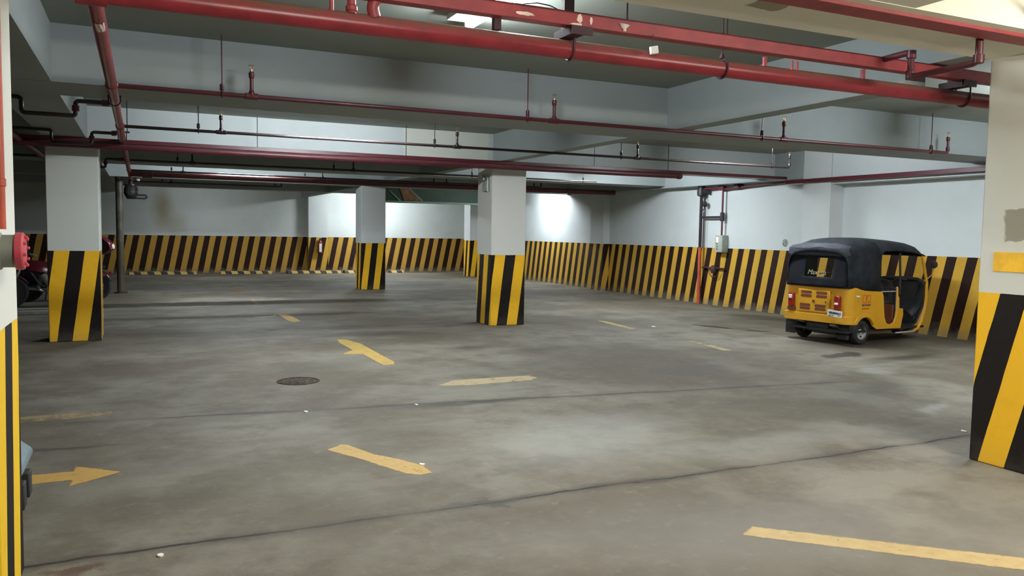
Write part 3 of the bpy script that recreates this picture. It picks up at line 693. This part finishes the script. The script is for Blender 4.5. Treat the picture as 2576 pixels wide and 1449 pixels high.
o = thing('drain_cover', 'round dirty drain cover set in the floor', 'manhole cover', (1.53, 8.80, 0))
t_ = NT('dirty_iron_cover'); nn = t_.noise(t_.obj(), 16, 6, .7)
t_.put(t_.bsdf.inputs['Base Color'], t_.mix(t_.ramp(nn, .4, .65), col(.030, .022, .016), col(.105, .085, .062))); t_.bsdf.inputs['Roughness'].default_value = .9; t_.bsdf.inputs['Specular IOR Level'].default_value = .1; t_.bump(nn, .6, .01)
q = MB(); q.lathe([(0, .004), (.195, .004), (.2, .002), (.2, 0)], (0, 0, 0), (0, 0, 1), 40); q.build('lid', t_.m, o)
q = MB(); q.lathe([(.2, .0), (.2, .007), (.225, .006), (.228, 0)], (0, 0, 0), (0, 0, 1), 40); q.build('frame_ring', plain('iron_ring', (.05, .038, .028), .9, 0, .5, 12, .1), o)
for i, (x, y, s) in enumerate(((1.33, 7.28, .02), (2.35, 7.2, .018), (1.78, 5.32, .018), (6.4, 4.55, .022), (.07, 4.3, .018), (8.3, 11.9, .04))):
    rng = random.Random(i)
    poly = [(x + s * math.cos(a) * rng.uniform(.5, 1.2), y + s * 1.6 * math.sin(a) * rng.uniform(.5, 1.2)) for a in [k * 2 * PI / 7 for k in range(7)]]
    tag(MB().prism(poly, .001, .008, 'xy').build('paper_scrap', M['paper'], None, smooth=False),
        ['white paper scrap at the left end of the second floor crack', 'white scrap at the middle of the second floor crack', 'white scrap beside the ragged yellow bar', 'white scrap left of the large right column foot', 'white scrap by the front floor joint at lower left', 'white scrap left of the black wet streak'][i], 'litter', 'paper scraps on the floor')

# striped wheel stops along the end wall
def stop_mat():
    t = NT('striped_wheel_stop')
    sp = t.new('ShaderNodeSeparateXYZ'); t.l.new(t.pos(), sp.inputs[0])
    s = t.math('DIVIDE', t.math('ADD', sp.outputs[0], t.math('MULTIPLY', sp.outputs[1], .55)), .42)
    f = t.math('LESS_THAN', t.math('FRACT', t.math('ADD', s, 100)), .5)
    n = t.ramp(t.noise(t.pos(), 5, 5, .7), .45, .8)
    t.put(t.bsdf.inputs['Base Color'], t.mix(t.math('MULTIPLY', n, .5), t.mix(f, col(.55, .38, .12), col(.035, .026, .02)), col(.2, .18, .15)))
    t.bsdf.inputs['Roughness'].default_value = .8
    return t.m
sm = stop_mat()
for i, (x0, x1) in enumerate(((-.37, 1.76), (2.57, 4.33), (4.87, 6.85), (6.98, 8.2), (8.72, 9.30))):
    q = MB(); q.prism([(30.15, 0), (30.22, .10), (30.48, .10), (30.55, 0)], x0, x1, 'yz')
    tag(q.build('wheel_stop', sm, None, bevel=.01), ['striped wheel stop on the floor, leftmost, right of the standpipe', 'striped wheel stop in front of the end wall, second from the left', 'striped wheel stop below the fire extinguisher', 'striped wheel stop left of the back column', 'short striped wheel stop just right of the back column'][i], 'wheel stop', 'striped wheel stops')
o = thing('fire_extinguisher', 'small fire extinguisher with a white label on the end wall pilaster', 'fire extinguisher', (6.17, 30.75, .74))
MB().lathe([(.0, 0), (.085, .0), (.09, .03), (.09, .4), (.05, .48), (.03, .5), (0, .5)], (0, 0, 0), (0, 0, 1), 18).build('cylinder', plain('extinguisher_red', (.22, .02, .015), .35), o)
MB().box(-.045, .045, -.097, -.08, .05, .36).build('label_plate', M['plate'], o)
MB().box(-.03, .03, -.06, .03, .5, .56).build('valve_handle', M['blackiron'], o)

# dark green soffit far behind
o = thing('green_canopy', 'dark green panel hanging across behind the middle column', 'ramp soffit', (0, 25.9, 2.62))
MB().box(7.2, 11.3, -.05, .0, .0, .72).build('panel', M['green'], o)
MB().box(7.2, 11.3, -.12, .12, -.06, .0).build('lower_rail', M['greenlt'], o)
MB().prism([(7.75, .52), (7.98, .52), (8.55, .02), (7.95, .02)], -.075, -.055).build('brace_board', M['rustbrown'], o)
MB().prism([(7.42, .34), (7.46, .34), (7.86, .0), (7.78, .0)], -.075, -.055).build('brace_strip', M['greenlt'], o)
MB().prism([(7.99, .52), (8.03, .52), (8.62, .02), (8.56, .02)], -.075, -.055).build('brace_strip', M['greenlt'], o)

# blue bin behind the near left column
o = thing('plastic_bin', 'blue grey plastic bin half hidden behind the near left column', 'bin', (-.86, 4.85, 0))
q = MB(); q.loft([[(sx * w, sy * w, z) for sx, sy in ((-1, -1), (1, -1), (1, 1), (-1, 1))] for w, z in ((.22, .0), (.255, .36))], closed=True, caps=True); q.build('body', M['blue'], o, bevel=.03)
q = MB(); q.loft([[(sx * w, sy * w, z) for sx, sy in ((-1, -1), (1, -1), (1, 1), (-1, 1))] for w, z in ((.29, .36), (.30, .40), (.25, .46), (.05, .50))], closed=True, caps=True); q.build('lid', plain('pale_blue_lid', (.16, .22, .25), .3), o, bevel=.02)
for yy in (-.2, .02): MB().box(.25, .305, yy, yy + .1, .20, .335).build('clip', M['rubber'], o, bevel=.008)

# ------------------------------------------------------------------ auto rickshaw (local axes: x forward, y left, rear axle at x = 0)
tuk = thing('auto_rickshaw', 'yellow auto rickshaw with a dark canvas hood parked by the right wall', 'auto rickshaw', (9.99, 9.46, 0), math.radians(7.1))
tuk.scale = (.944,) * 3
def arc(cx, cy, r, a0, a1, n): return [(cx + r * math.cos(math.radians(a0 + (a1 - a0) * i / n)), cy + r * math.sin(math.radians(a0 + (a1 - a0) * i / n))) for i in range(n + 1)]
side = [(-.30, .34), (-.26, .345)] + arc(0, .20, .245, 145, 25, 10) + [(.30, .255), (.34, .24), (1.0, .225), (1.06, .46), (1.05, .56), (.94, .57), (.93, .75), (.90, .78), (.885, .92),
        (.865, .92), (.87, .55), (.85, .42), (.80, .33), (.70, .305), (.60, .33), (.545, .42), (.52, .55), (.485, .80), (.45, .855), (.37, .87), (0., .885), (-.10, .905), (-.18, .94), (-.26, .945), (-.30, .93)]
for s in (-1, 1):
    MB().prism(side, s * .60, s * .632).build('side_panel', M['tukyel'], tuk, bevel=.008)
# rounded rear shell
path = [(-.30, .632)] + arc(-.30, .512, .12, 90, 180, 8)[1:] + [(-.42, 0)] + arc(-.30, -.512, .12, 180, 270, 8) + []
def shell(z0, z1, off, name, mat, par, sl=0.):
    q = MB(); secs = []
    for (o_, z) in ((off, z0), (off, z1), (off - .03, z1), (off - .03, z0)):
        secs.append([(x - (o_ if True else 0) * (-( -1)) * (1 if x < -.36 else (1 if False else max(0, (-.30 - x) / .12))) + sl * (z - z0), y * (1 + (o_ / .632)), z) for x, y in path])
    q.loft([list(c) for c in zip(*secs)], closed=True, caps=True)
    return q.build(name, mat, par, bevel=.006)
shell(.36, .945, 0, 'rear_panel', M['tukyel'], tuk, .03)
shell(.345, .475, .03, 'rear_bumper', M['tukyel'], tuk)
# engine cover with louvre slots
ec = MB().box(-.447, -.41, -.285, .335, .50, .875).build('engine_cover', M['tukyel'], tuk, bevel=.012)
for zc in (.825, .765, .61, .555):
    for yc in (.165, -.135):
        yy = yc + (.02 if zc < .7 else 0)
        st = [(yy + sgn * .085 + .024 * math.cos(a) * 1, zc + .024 * math.sin(a)) for sgn, a0 in ((1, -90), (-1, 90)) for a in [math.radians(a0 + 180 * i / 6) for i in range(7)]]
        MB().prism(st, -.4485, -.44, 'yz').build('louvre_slot', M['slot'], ec)
MB().box(-.455, -.44, .0, .04, .665, .705).build('latch', M['slot'], ec)
MB().lathe([(.018, 0), (.018, .012), (0, .014)], (-.445, -.225, .68), (-1, 0, 0), 10).build('lock', M['ink'], ec)
MB().tube([(-.452, -.255, .82), (-.47, -.262, .77), (-.455, -.255, .72), (-.47, -.245, .68), (-.455, -.262, .63), (-.45, -.262, .57)], .006, 6).build('lock_chain', M['tukyel'], ec)
# lamps and plate
for yc, k in ((.465, 0), (-.435, 1)):
    l = MB().box(-.475, -.41, yc - .052, yc + .052, .565, .80).build('tail_lamp', M['lens'], tuk, bevel=.018)
    MB().box(-.482, -.46, yc - .034, yc + .034, (.655 if k else .70), (.69 if k else .765)).build('lens', M['clearlens'], l, bevel=.006)
    MB().box(-.46, -.41, yc - .07, yc + .07, .50, .56).build('reflector', M['slot'] if not k else M['lens'], tuk, bevel=.004)
q = MB().obox((-.487, -.425, .515), (.004, 0, 0), (0, .135, .01), (0, -.004, .054)); pl = q.build('number_plate', M['plate'], tuk)
rng = random.Random(5)
x = -.322
for k in range(11):
    wd = rng.choice((.006, .008, .0095)); hh = .017
    MB().obox((-.492, x - .005, .522 + .07 * (x + .425)), (.0012, 0, 0), (0, wd, 0), (0, 0, hh if k % 3 else hh * .8)).build('plate_character', M['ink'], pl)
    x -= .0205
for k in range(3):
    MB().obox((-.492, -.335 - .05 * k - (.07 if k > 1 else 0), .483), (.0012, 0, 0), (0, .018, 0), (0, 0, .006)).build('plate_character', M['ink'], pl)
# side marker and sticker on the right panel
MB().box(-.245, -.165, -.648, -.63, .785, .815).build('marker_lamp', M['clearlens'], tuk, bevel=.004)
def side_rect(x0, x1, z0, z1, name, mat, par): return MB().box(x0, x1, -.6355, -.632, z0, z1).build(name, mat, par, smooth=False)
stk = MB().box(-.09, .15, -.634, -.630, .565, .825).build('sticker', M['tukyel'], tuk, smooth=False)
for (a, b, c, d) in ((-.07, .135, .805, .815), (-.07, .135, .69, .70), (-.07, -.06, .69, .815), (.125, .135, .69, .815), (.012, .028, .715, .795), (.012, .07, .78, .795), (.012, .058, .75, .762), (.05, .085, .71, .724)):
    side_rect(a, b, c, d, 'sticker_mark', M['stickred'], stk)
x = -.085
for k in range(8):
    wd = rng.choice((.016, .02, .024)); side_rect(x, x + wd, .635, .67, 'sticker_letter', M['ink'], stk); x += .029
for k in range(2): side_rect(-.085 + .1 * k, .005 + .1 * k, .585, .605, 'sticker_letter', M['stickred'], stk)
# wheel arch fender
for s in (-1, 1):
    outer = [(-.335, .335)] + arc(0, .20, .335, 150, 38, 12) ; inner = arc(0, .20, .25, 28, 147, 12)
    q = MB(); q.prism(outer + inner, s * .622, s * .655); q.build('fender', M['tukyel'], tuk, bevel=.014)
# hood: sides and roof lofted along x
def section(x, zb, ztop, k=1.0):
    base = [(.625, zb), (.625, max(zb, 1.15)), (.618, max(zb + .01, 1.35)), (.60, 1.48), (.565, 1.58), (.49, 1.655), (.36, 1.70), (.18, 1.725), (0, 1.73)]
    f = lambda z: z if z < 1.2 else 1.2 + (z - 1.2) * (ztop - 1.2) / .53
    pts = [(x, -y * k, max(zb, f(z))) for y, z in base]
    return pts + [(x, y * k, max(zb, f(z))) for y, z in reversed(base[:-1])]
tops = [(-.415, .925, 1.50, .93), (-.40, .925, 1.56, .965), (-.34, .93, 1.635, .99), (-.25, .94, 1.685, 1), (-.12, .905, 1.72, 1), (.1, .88, 1.735, 1), (.39, .865, 1.735, 1)]
hood = MB().loft([section(*a) for a in tops]).build('hood', M['tarp'], tuk, solid=.016)
MB().loft([section(x, zb, zt, 1.004) for x, zb, zt in ((.385, 1.30, 1.736), (.40, 1.47, 1.736), (.47, 1.525, 1.736), (.8, 1.535, 1.722), (1.2, 1.515, 1.70), (1.4, 1.49, 1.68), (1.52, 1.475, 1.645), (1.59, 1.455, 1.59), (1.625, 1.445, 1.48))]).build('roof_canvas', M['tarp'], hood, solid=.016)
# rear canvas with a clear window cut in it
def ry(z): return -.445 + .07 * (z - .92) / .55
ys, zs_ = [.575, .235, -.305, -.575], [.925, 1.09, 1.405, 1.50]
q = MB()
for i in range(3):
    for j in range(3):
        if i == 1 and j == 1: continue
        n = 4
        g = [[(ry(zs_[j] + (zs_[j + 1] - zs_[j]) * b / n) - .012 * math.sin(5 * (ys[i] + (ys[i + 1] - ys[i]) * a / n) + 2), ys[i] + (ys[i + 1] - ys[i]) * a / n, zs_[j] + (zs_[j + 1] - zs_[j]) * b / n) for a in range(n + 1)] for b in range(n + 1)]
        q.loft(g)
rc = q.build('rear_canvas', plain('black_rear_canvas', (.010, .011, .015), .9, 0, .3, 5, .15), tuk, solid=.012, weld=.001)
q = MB(); q.loft([[(ry(z) - .02, y, z) for y in (.60, .3, 0, -.3, -.60)] for z in (1.44, 1.47)] + [[(-.40, y, 1.56) for y in (.58, .3, 0, -.3, -.58)], [(-.34, y, 1.645 if abs(y) < .4 else 1.60) for y in (.57, .3, 0, -.3, -.57)]])
q.build('rear_flap', plain('paler_flap_tarp', (.045, .047, .058), .8, 0, .25, 6, .25), rc, solid=.012)  # flap cloth is paler than the rest of the hood
q = MB(); q.loft([[(ry(z) + .004, y, z) for y in (.24, -.31)] for z in (1.085, 1.41)]); wn = q.build('rear_window', M['glass'], rc)
def text_mesh(body, size, name, mat, par, M4, shear=.0):
    c = bpy.data.curves.new(name, 'FONT'); c.body = body; c.size = size; c.shear = shear; c.extrude = .0008; c.align_x = 'CENTER'
    tmp = bpy.data.objects.new(name, c); C.objects.link(tmp)
    me = bpy.data.meshes.new_from_object(tmp.evaluated_get(bpy.context.evaluated_depsgraph_get()))
    bpy.data.objects.remove(tmp)
    me.transform(M4); me.materials.clear(); me.materials.append(mat)
    o = bpy.data.objects.new(name, me); C.objects.link(o); o.parent = par
    return o
text_mesh('Maxima', .115, 'window_lettering', plain('pale_gold_vinyl', (.42, .38, .24), .5), wn, Matrix(((0, 0, -1, -.44), (-1, 0, 0, -.01), (0, 1, 0, 1.125), (0, 0, 0, 1))), .35)
# interior
MB().box(-.38, 1.75, -.585, .585, .20, .235).build('floor_pan', M['dark'], tuk)
MB().box(-.10, .44, -.56, .56, .235, .60).build('bench_base', M['dark'], tuk, bevel=.01)
MB().box(-.10, .46, -.56, .56, .60, .70).build('rear_seat', M['seat'], tuk, bevel=.03)
MB().obox((-.16, 0, .93), (.05, 0, 0), (0, .56, 0), (-.06, 0, .14)).build('rear_backrest', M['seat'], tuk, bevel=.03)
q = MB(); q.box(.86, .90, -.56, .56, .235, .62); q.build('partition', M['slot'], tuk, bevel=.008)
MB().tube([(.875, -.595, .90), (.875, .595, .90)], .014, 10).build('grab_rail', M['chrome'], tuk)
MB().tube([(.88, -.61, .56), (.88, -.61, .93)], .014, 10).build('door_post', M['silver'], tuk)
MB().tube([(.47, -.595, .855), (.87, -.595, .855)], .010, 8).build('door_bar', M['silver'], tuk)
MB().box(.92, 1.20, -.30, .30, .30, .56).build('driver_seat_base', M['dark'], tuk, bevel=.01)
MB().box(.90, 1.26, -.32, .32, .56, .655).build('driver_seat', M['seat'], tuk, bevel=.03)
MB().obox((.90, 0, .84), (.04, 0, 0), (0, .32, 0), (-.03, 0, .15)).build('driver_backrest', M['seat'], tuk, bevel=.03)
for s in (-1, 1):
    MB().tube([(.98, s * .595, .80), (.97, s * .60, 1.1), (.93, s * .60, 1.5)], .018, 10).build('centre_pillar', M['dark'], tuk)
q = MB(); q.tube([(.42, .60, 1.10), (.98, .60, 1.10)], .014, 8); q.build('far_rail', M['slot'], tuk)
# front body
secs = []
for z, xf, wd in ((.14, 1.74, .50), (.28, 1.94, .55), (.57, 2.07, .57), (.85, 2.08, .575), (.98, 2.07, .575), (1.02, 2.03, .575)):
    secs.append([(xf - .30 * abs(t) ** 2.6, t * wd, z) for t in [i / 6 for i in range(-6, 7)]])
MB().loft(secs).build('front_cowl', M['tukyel'], tuk, solid=.02)
q = MB(); q.loft([[(a - .03, b * .97, c) for a, b, c in sct] for sct in secs]); q.build('cowl_lining', M['dark'], tuk, solid=.012)
for s in (-1, 1):
    MB().tube([(1.78, s * .575, 1.0), (1.69, s * .58, 1.24), (1.60, s * .585, 1.47)], .026, 10).build('windshield_pillar', M['tukyel'], tuk)
MB().tube([(1.59, -.585, 1.455), (1.62, -.3, 1.46), (1.62, .3, 1.46), (1.59, .585, 1.455)], .02, 10).build('windshield_header', M['dark'], tuk)
MB().loft([[(xx - .28 * abs(t) ** 2.6, t * .565, z) for t in [i / 6 for i in range(-6, 7)]] for xx, z in ((2.02, 1.02), (1.86, 1.45))]).build('windshield', M['glass'], tuk)
MB().tube([(1.74, -.57, .97), (1.97, -.3, 1.02), (2.01, 0, 1.03), (1.97, .3, 1.02), (1.74, .57, .97)], .03, 10).build('dashboard', M['dark'], tuk)
MB().tube([(1.60, .33, 1.02), (1.52, .22, 1.04), (1.62, .06, .98), (1.66, 0, .95), (1.62, -.06, .98), (1.52, -.22, 1.04), (1.60, -.33, 1.02)], .016, 8).build('handlebar', M['rubber'], tuk)
MB().cyl((1.68, 0, .25), (1.64, 0, .97), .04, 12).build('steering_column', M['dark'], tuk)
MB().box(.90, 1.45, -.625, -.585, .135, .165).build('step_rail', M['silver'], tuk, bevel=.008)
MB().tube([(1.42, -.59, .15), (1.55, -.59, .19), (1.65, -.59, .30), (1.74, -.59, .50), (1.775, -.59, .74), (1.78, -.58, 1.0)], .026, 10).build('cowl_edge', M['tukyel'], tuk)
# mirror on a bent stalk
mi = MB().tube([(1.78, -.58, 1.04), (1.80, -.66, 1.12), (1.78, -.68, 1.24)], .010, 8).build('mirror_stalk', M['tukyel'], tuk)
MB().lathe([(.0, .012), (.06, .012), (.066, 0), (.055, -.015), (0, -.022)], (1.77, -.70, 1.30), (-1, -.1, 0), 18).build('mirror', M['blackiron'], mi)
MB().tube([(1.0, .15, 1.50), (1.0, .16, 1.40), (1.1, .17, 1.33), (1.2, .18, 1.20)], .02, 8).build('hanging_strap', M['rubber'], tuk)
# running gear
MB().cyl((0, -.5, .20), (0, .5, .20), .04, 12).build('rear_axle', M['dark'], tuk)
MB().box(-.34, .25, -.20, .24, .17, .36).build('engine', M['dark'], tuk, bevel=.03)
MB().cyl((-.30, .1, .20), (-.30, -.36, .20), .055, 14).build('silencer', M['dark'], tuk)
MB().obox((-.30, .33, .31), (.06, 0, -.02), (0, .05, 0), (.004, 0, .014)).build('spring_bracket', M['kerb'], tuk)
MB().obox((-.31, -.30, .29), (.05, 0, -.02), (0, .06, 0), (.004, 0, .014)).build('spring_bracket', M['kerb'], tuk)
MB().obox((-.27, .60, .20), (.008, 0, 0), (0, .10, 0), (0, 0, .115)).build('mud_flap', M['rubber'], tuk)
MB().obox((-.27, -.44, .20), (.008, 0, 0), (0, .10, 0), (0, 0, .115)).build('mud_flap', M['rubber'], tuk)
def wheel(x, y, s):
    t = MB().lathe([(.115, -.048), (.15, -.058), (.185, -.055), (.200, -.035), (.203, 0), (.200, .035), (.185, .055), (.15, .058), (.115, .048)], (x, y, .203), (0, 1, 0), 36, False).build('tyre', M['rubber'], tuk)
    q = MB(); q.lathe([(.124, .058), (.118, .04), (.108, .014), (.070, .010), (.052, .03), (.04, .034), (.03, .05), (0, .052)], (x, y, .203), (0, s, 0), 28, False)
    rm = q.build('rim', M['silver'], t)
    for k in range(4):
        a = k * PI / 2 + .5
        MB().lathe([(.017, 0), (.017, .012)], (x + .085 * math.cos(a), y + s * .012, .203 + .085 * math.sin(a)), (0, s, 0), 8).build('wheel_slot', M['dark'], rm)
wheel(0, -.53, -1); wheel(0, .53, 1); wheel(1.88, -.04, -1)
MB().loft([[(1.88 + (.235) * math.cos(a), y, .203 + .235 * math.sin(a)) for a in [math.radians(15 + 150 * i / 10) for i in range(11)]] for y in (-.12, .04)]).build('front_fender', M['dark'], tuk, solid=.01)
MB().tube([(1.66, .0, .80), (1.86, .06, .28)], .03, 8).build('front_fork', M['dark'], tuk)
# ------------------------------------------------------------------ motorcycles (local axes: x forward, z up, rear wheel at x = 0)
def motorcycle(label, loc, rz, paint, shield):
    o = thing('motorcycle', label, 'motorcycle', loc, rz, 'motorcycles behind the left column')
    for x in (0, 1.30):
        t = MB().lathe([(.235, -.04), (.27, -.055), (.305, -.04), (.315, 0), (.305, .04), (.27, .055), (.235, .04)], (x, 0, .315), (0, 1, 0), 32).build('tyre', M['rubber'], o)
        q = MB(); q.lathe([(.24, -.03), (.225, -.03), (.225, .03), (.24, .03)], (x, 0, .315), (0, 1, 0), 28)
        q.lathe([(.05, -.06), (.06, -.05), (.06, .05), (.05, .06)], (x, 0, .315), (0, 1, 0), 14)
        for k in range(6):
            a = k * PI / 3; q.tube([(x + .05 * math.cos(a), 0, .315 + .05 * math.sin(a)), (x + .232 * math.cos(a), 0, .315 + .232 * math.sin(a))], .012, 6)
        q.build('rim', M['blackiron'], t)
    for s in (-1, 1): MB().tube([(1.30, s * .085, .315), (1.10, s * .085, .85), (1.06, s * .085, .98)], .022, 10).build('fork_leg', M['chrome'], o)
    fd = lambda x, a0, a1, r: MB().loft([[(x + r * math.cos(math.radians(a)), y, .315 + r * math.sin(math.radians(a)) - (.02 if abs(y) > .06 else 0)) for a in [a0 + (a1 - a0) * i / 10 for i in range(11)]] for y in (-.08, -.05, .05, .08)])
    fd(1.30, 20, 150, .35).build('front_fender', paint, o, solid=.006)
    fd(0, 35, 185, .36).build('rear_fender', paint, o, solid=.006)
    q = MB(); q.loft([[(x, y * w, zc + h * z) for y, z in ((-1, -.7), (-1, .2), (-.6, .9), (0, 1), (.6, .9), (1, .2), (1, -.7), (0, -1))] for x, w, h, zc in ((.48, .06, .06, .74), (.56, .12, .11, .76), (.78, .15, .13, .80), (.95, .13, .12, .82), (1.04, .05, .05, .84))], closed=True, caps=True)
    q.build('fuel_tank', paint, o)
    q = MB(); q.loft([[(x, y * w, zc + h * z) for y, z in ((-1, -.6), (-1, .3), (-.5, 1), (.5, 1), (1, .3), (1, -.6))] for x, w, h, zc in ((-.38, .07, .03, .80), (-.3, .12, .05, .79), (0, .15, .06, .76), (.25, .15, .05, .72), (.5, .10, .05, .72))], closed=True, caps=True)
    q.build('seat', M['seat'], o)
    q = MB(); q.loft([[(x, y * w, zc + h * z) for y, z in ((-1, -1), (-1, .6), (-.5, 1), (.5, 1), (1, .6), (1, -1))] for x, w, h, zc in ((-.42, .05, .05, .68), (-.1, .11, .10, .60), (.3, .12, .14, .56), (.5, .08, .10, .60))], closed=True, caps=True)
    q.build('side_cover', paint, o)
    q = MB(); q.tube([(-.02, .12, .315), (.35, .12, .36), (.40, .1, .62)], .022, 8); q.tube([(-.02, -.12, .315), (.35, -.12, .36), (.40, -.1, .62)], .022, 8)
    q.tube([(1.05, 0, .86), (.80, 0, .45), (.45, 0, .28), (.35, 0, .40), (.4, 0, .7), (1.05, 0, .90)], .025, 8); q.build('frame', M['blackiron'], o)
    q = MB(); q.lathe([(.05, -.14), (.12, -.12), (.13, .12), (.05, .14)], (.55, 0, .36), (0, 1, 0), 18); q.cyl((.60, 0, .42), (.74, 0, .66), .085, 14); q.build('engine', M['cast'], o)
    MB().bend([(.78, -.1, .55), (.86, -.14, .34), (.5, -.16, .25), (-.35, -.18, .33)], .032, 12, .1).build('exhaust', M['chrome'], o)
    MB().tube([(.86, .37, 1.02), (.98, .26, 1.06), (1.04, .08, .99), (1.04, -.08, .99), (.98, -.26, 1.06), (.86, -.37, 1.02)], .014, 8).build('handlebar', M['chrome'], o)
    for s in (-1, 1):
        k = MB().tube([(.95, s * .28, 1.06), (1.0, s * .34, 1.2)], .007, 6).build('mirror_stalk', M['blackiron'], o)
        MB().lathe([(.0, -.012), (.05, -.01), (.058, .006), (0, .012)], (1.0, s * .35, 1.25), (-1, 0, 0), 14).build('mirror', M['chrome'], k)
    MB().tube([(-.42, .13, .70), (-.1, .15, .82), (.2, .15, .80)], .012, 8).build('grab_rail', M['chrome'], o)
    MB().lathe([(.0, -.10), (.07, -.08), (.095, 0), (.09, .03), (0, .05)], (1.16, 0, .90), (1, 0, 0), 18).build('headlamp', M['clearlens'], o)
    q = MB(); q.loft([[(x - .05 * abs(t) ** 2, t * w, z) for t in [i / 4 for i in range(-4, 5)]] for x, w, z in ((1.16, .12, .78), (1.26, .17, .92), (1.20, .19, 1.06), (1.10, .17, 1.14))])
    q.build('cowl', M['darkgloss'], o, solid=.008)
    if shield:
        q = MB(); q.loft([[(x - .10 * abs(t) ** 2, t * w, z) for t in [i / 4 for i in range(-4, 5)]] for x, w, z in ((1.24, .14, .98), (1.56, .20, 1.04), (1.70, .22, 1.14), (1.68, .22, 1.26), (1.55, .21, 1.38), (1.30, .18, 1.45), (1.10, .14, 1.46))])
        q.build('fairing', M['maroon'], o, solid=.008)
        MB().prism([(1.10, .98), (1.52, 1.03), (1.60, 1.14), (1.58, 1.25), (1.48, 1.36), (1.28, 1.43), (1.08, 1.44)], -.15, .15).build('fairing_lining', M['darkgloss'], o, bevel=.02)
        MB().tube([(1.08, -.12, 1.2), (1.02, -.14, .9), (1.10, -.12, .6)], .05, 10).build('leg_shield', M['darkgloss'], o)
        MB().lathe([(0, 0), (.05, 0), (.055, .02), (0, .035)], (1.66, -.10, 1.20), (1, -.5, .1), 14).build('indicator', M['clearlens'], o)
        MB().tube([(1.06, 0, .95), (1.25, 0, 1.08), (1.5, 0, 1.15)], .03, 8).build('fairing_stay', M['blackiron'], o)
    MB().box(-.50, -.44, -.05, .05, .62, .70).build('tail_lamp', M['lens'], o, bevel=.01)
    MB().tube([(.35, .12, .25), (.30, .22, .015)], .012, 6).build('side_stand', M['blackiron'], o)
    return o
motorcycle('dark motorcycle with a tall visor, front wheel showing right of the left column', (-2.22, 19.95, 0), math.radians(-2), M['darkgloss'], True)
motorcycle('maroon motorcycle parked behind the left column, front wheel showing at its left', (-1.06, 18.7, 0), math.radians(184), M['maroon'], False)
for i, (yy, x1) in enumerate(((17.6, -1.0), (17.05, -1.0))):
    tag(MB().box(-4.5, x1, yy - .07, yy + .07, 0, .07).build('kerb_strip', M['kerb'], None, bevel=.015), ['low grey kerb strip on the floor in front of the maroon motorcycle, farther one', 'low grey kerb strip on the floor in front of the maroon motorcycle, nearer one'][i], 'kerb', 'low kerb strips')
# ------------------------------------------------------------------ world, camera, view
w = bpy.data.worlds.new('World'); sc.world = w; w.use_nodes = True
w.node_tree.nodes['Background'].inputs[0].default_value = (.02, .022, .025, 1); w.node_tree.nodes['Background'].inputs[1].default_value = 1
cam_d = bpy.data.cameras.new('camera'); cam = bpy.data.objects.new('camera', cam_d); C.objects.link(cam)
F, yaw, pitch, roll = 2022.325, .432936509, .0694622798, -.0154531106
cy_, sy_, cp, sp_ = math.cos(yaw), math.sin(yaw), math.cos(pitch), math.sin(pitch)
fw = Vector((sy_ * cp, cy_ * cp, -sp_)); rt = Vector((cy_, -sy_, 0)); dn = fw.cross(rt)
r2_ = rt * math.cos(roll) + dn * math.sin(roll); d2_ = dn * math.cos(roll) - rt * math.sin(roll)
up = -d2_; bk = -fw
cam.matrix_world = Matrix(((r2_.x, up.x, bk.x, 0), (r2_.y, up.y, bk.y, 0), (r2_.z, up.z, bk.z, 1.65), (0, 0, 0, 1)))
cam_d.sensor_width = 36; cam_d.lens = F / 2576 * 36; cam_d.clip_start = .05
sc.camera = cam
sc.view_settings.view_transform = 'Standard'; sc.view_settings.look = 'None'; sc.view_settings.gamma = 1
sc.view_settings.use_curve_mapping = False
sc.view_settings.exposure = 0.9
try:
    sc.cycles.use_denoising = True; sc.cycles.max_bounces = 8; sc.cycles.diffuse_bounces = 4; sc.cycles.glossy_bounces = 3; sc.cycles.adaptive_threshold = .035; sc.cycles.transparent_max_bounces = 12
except Exception: pass
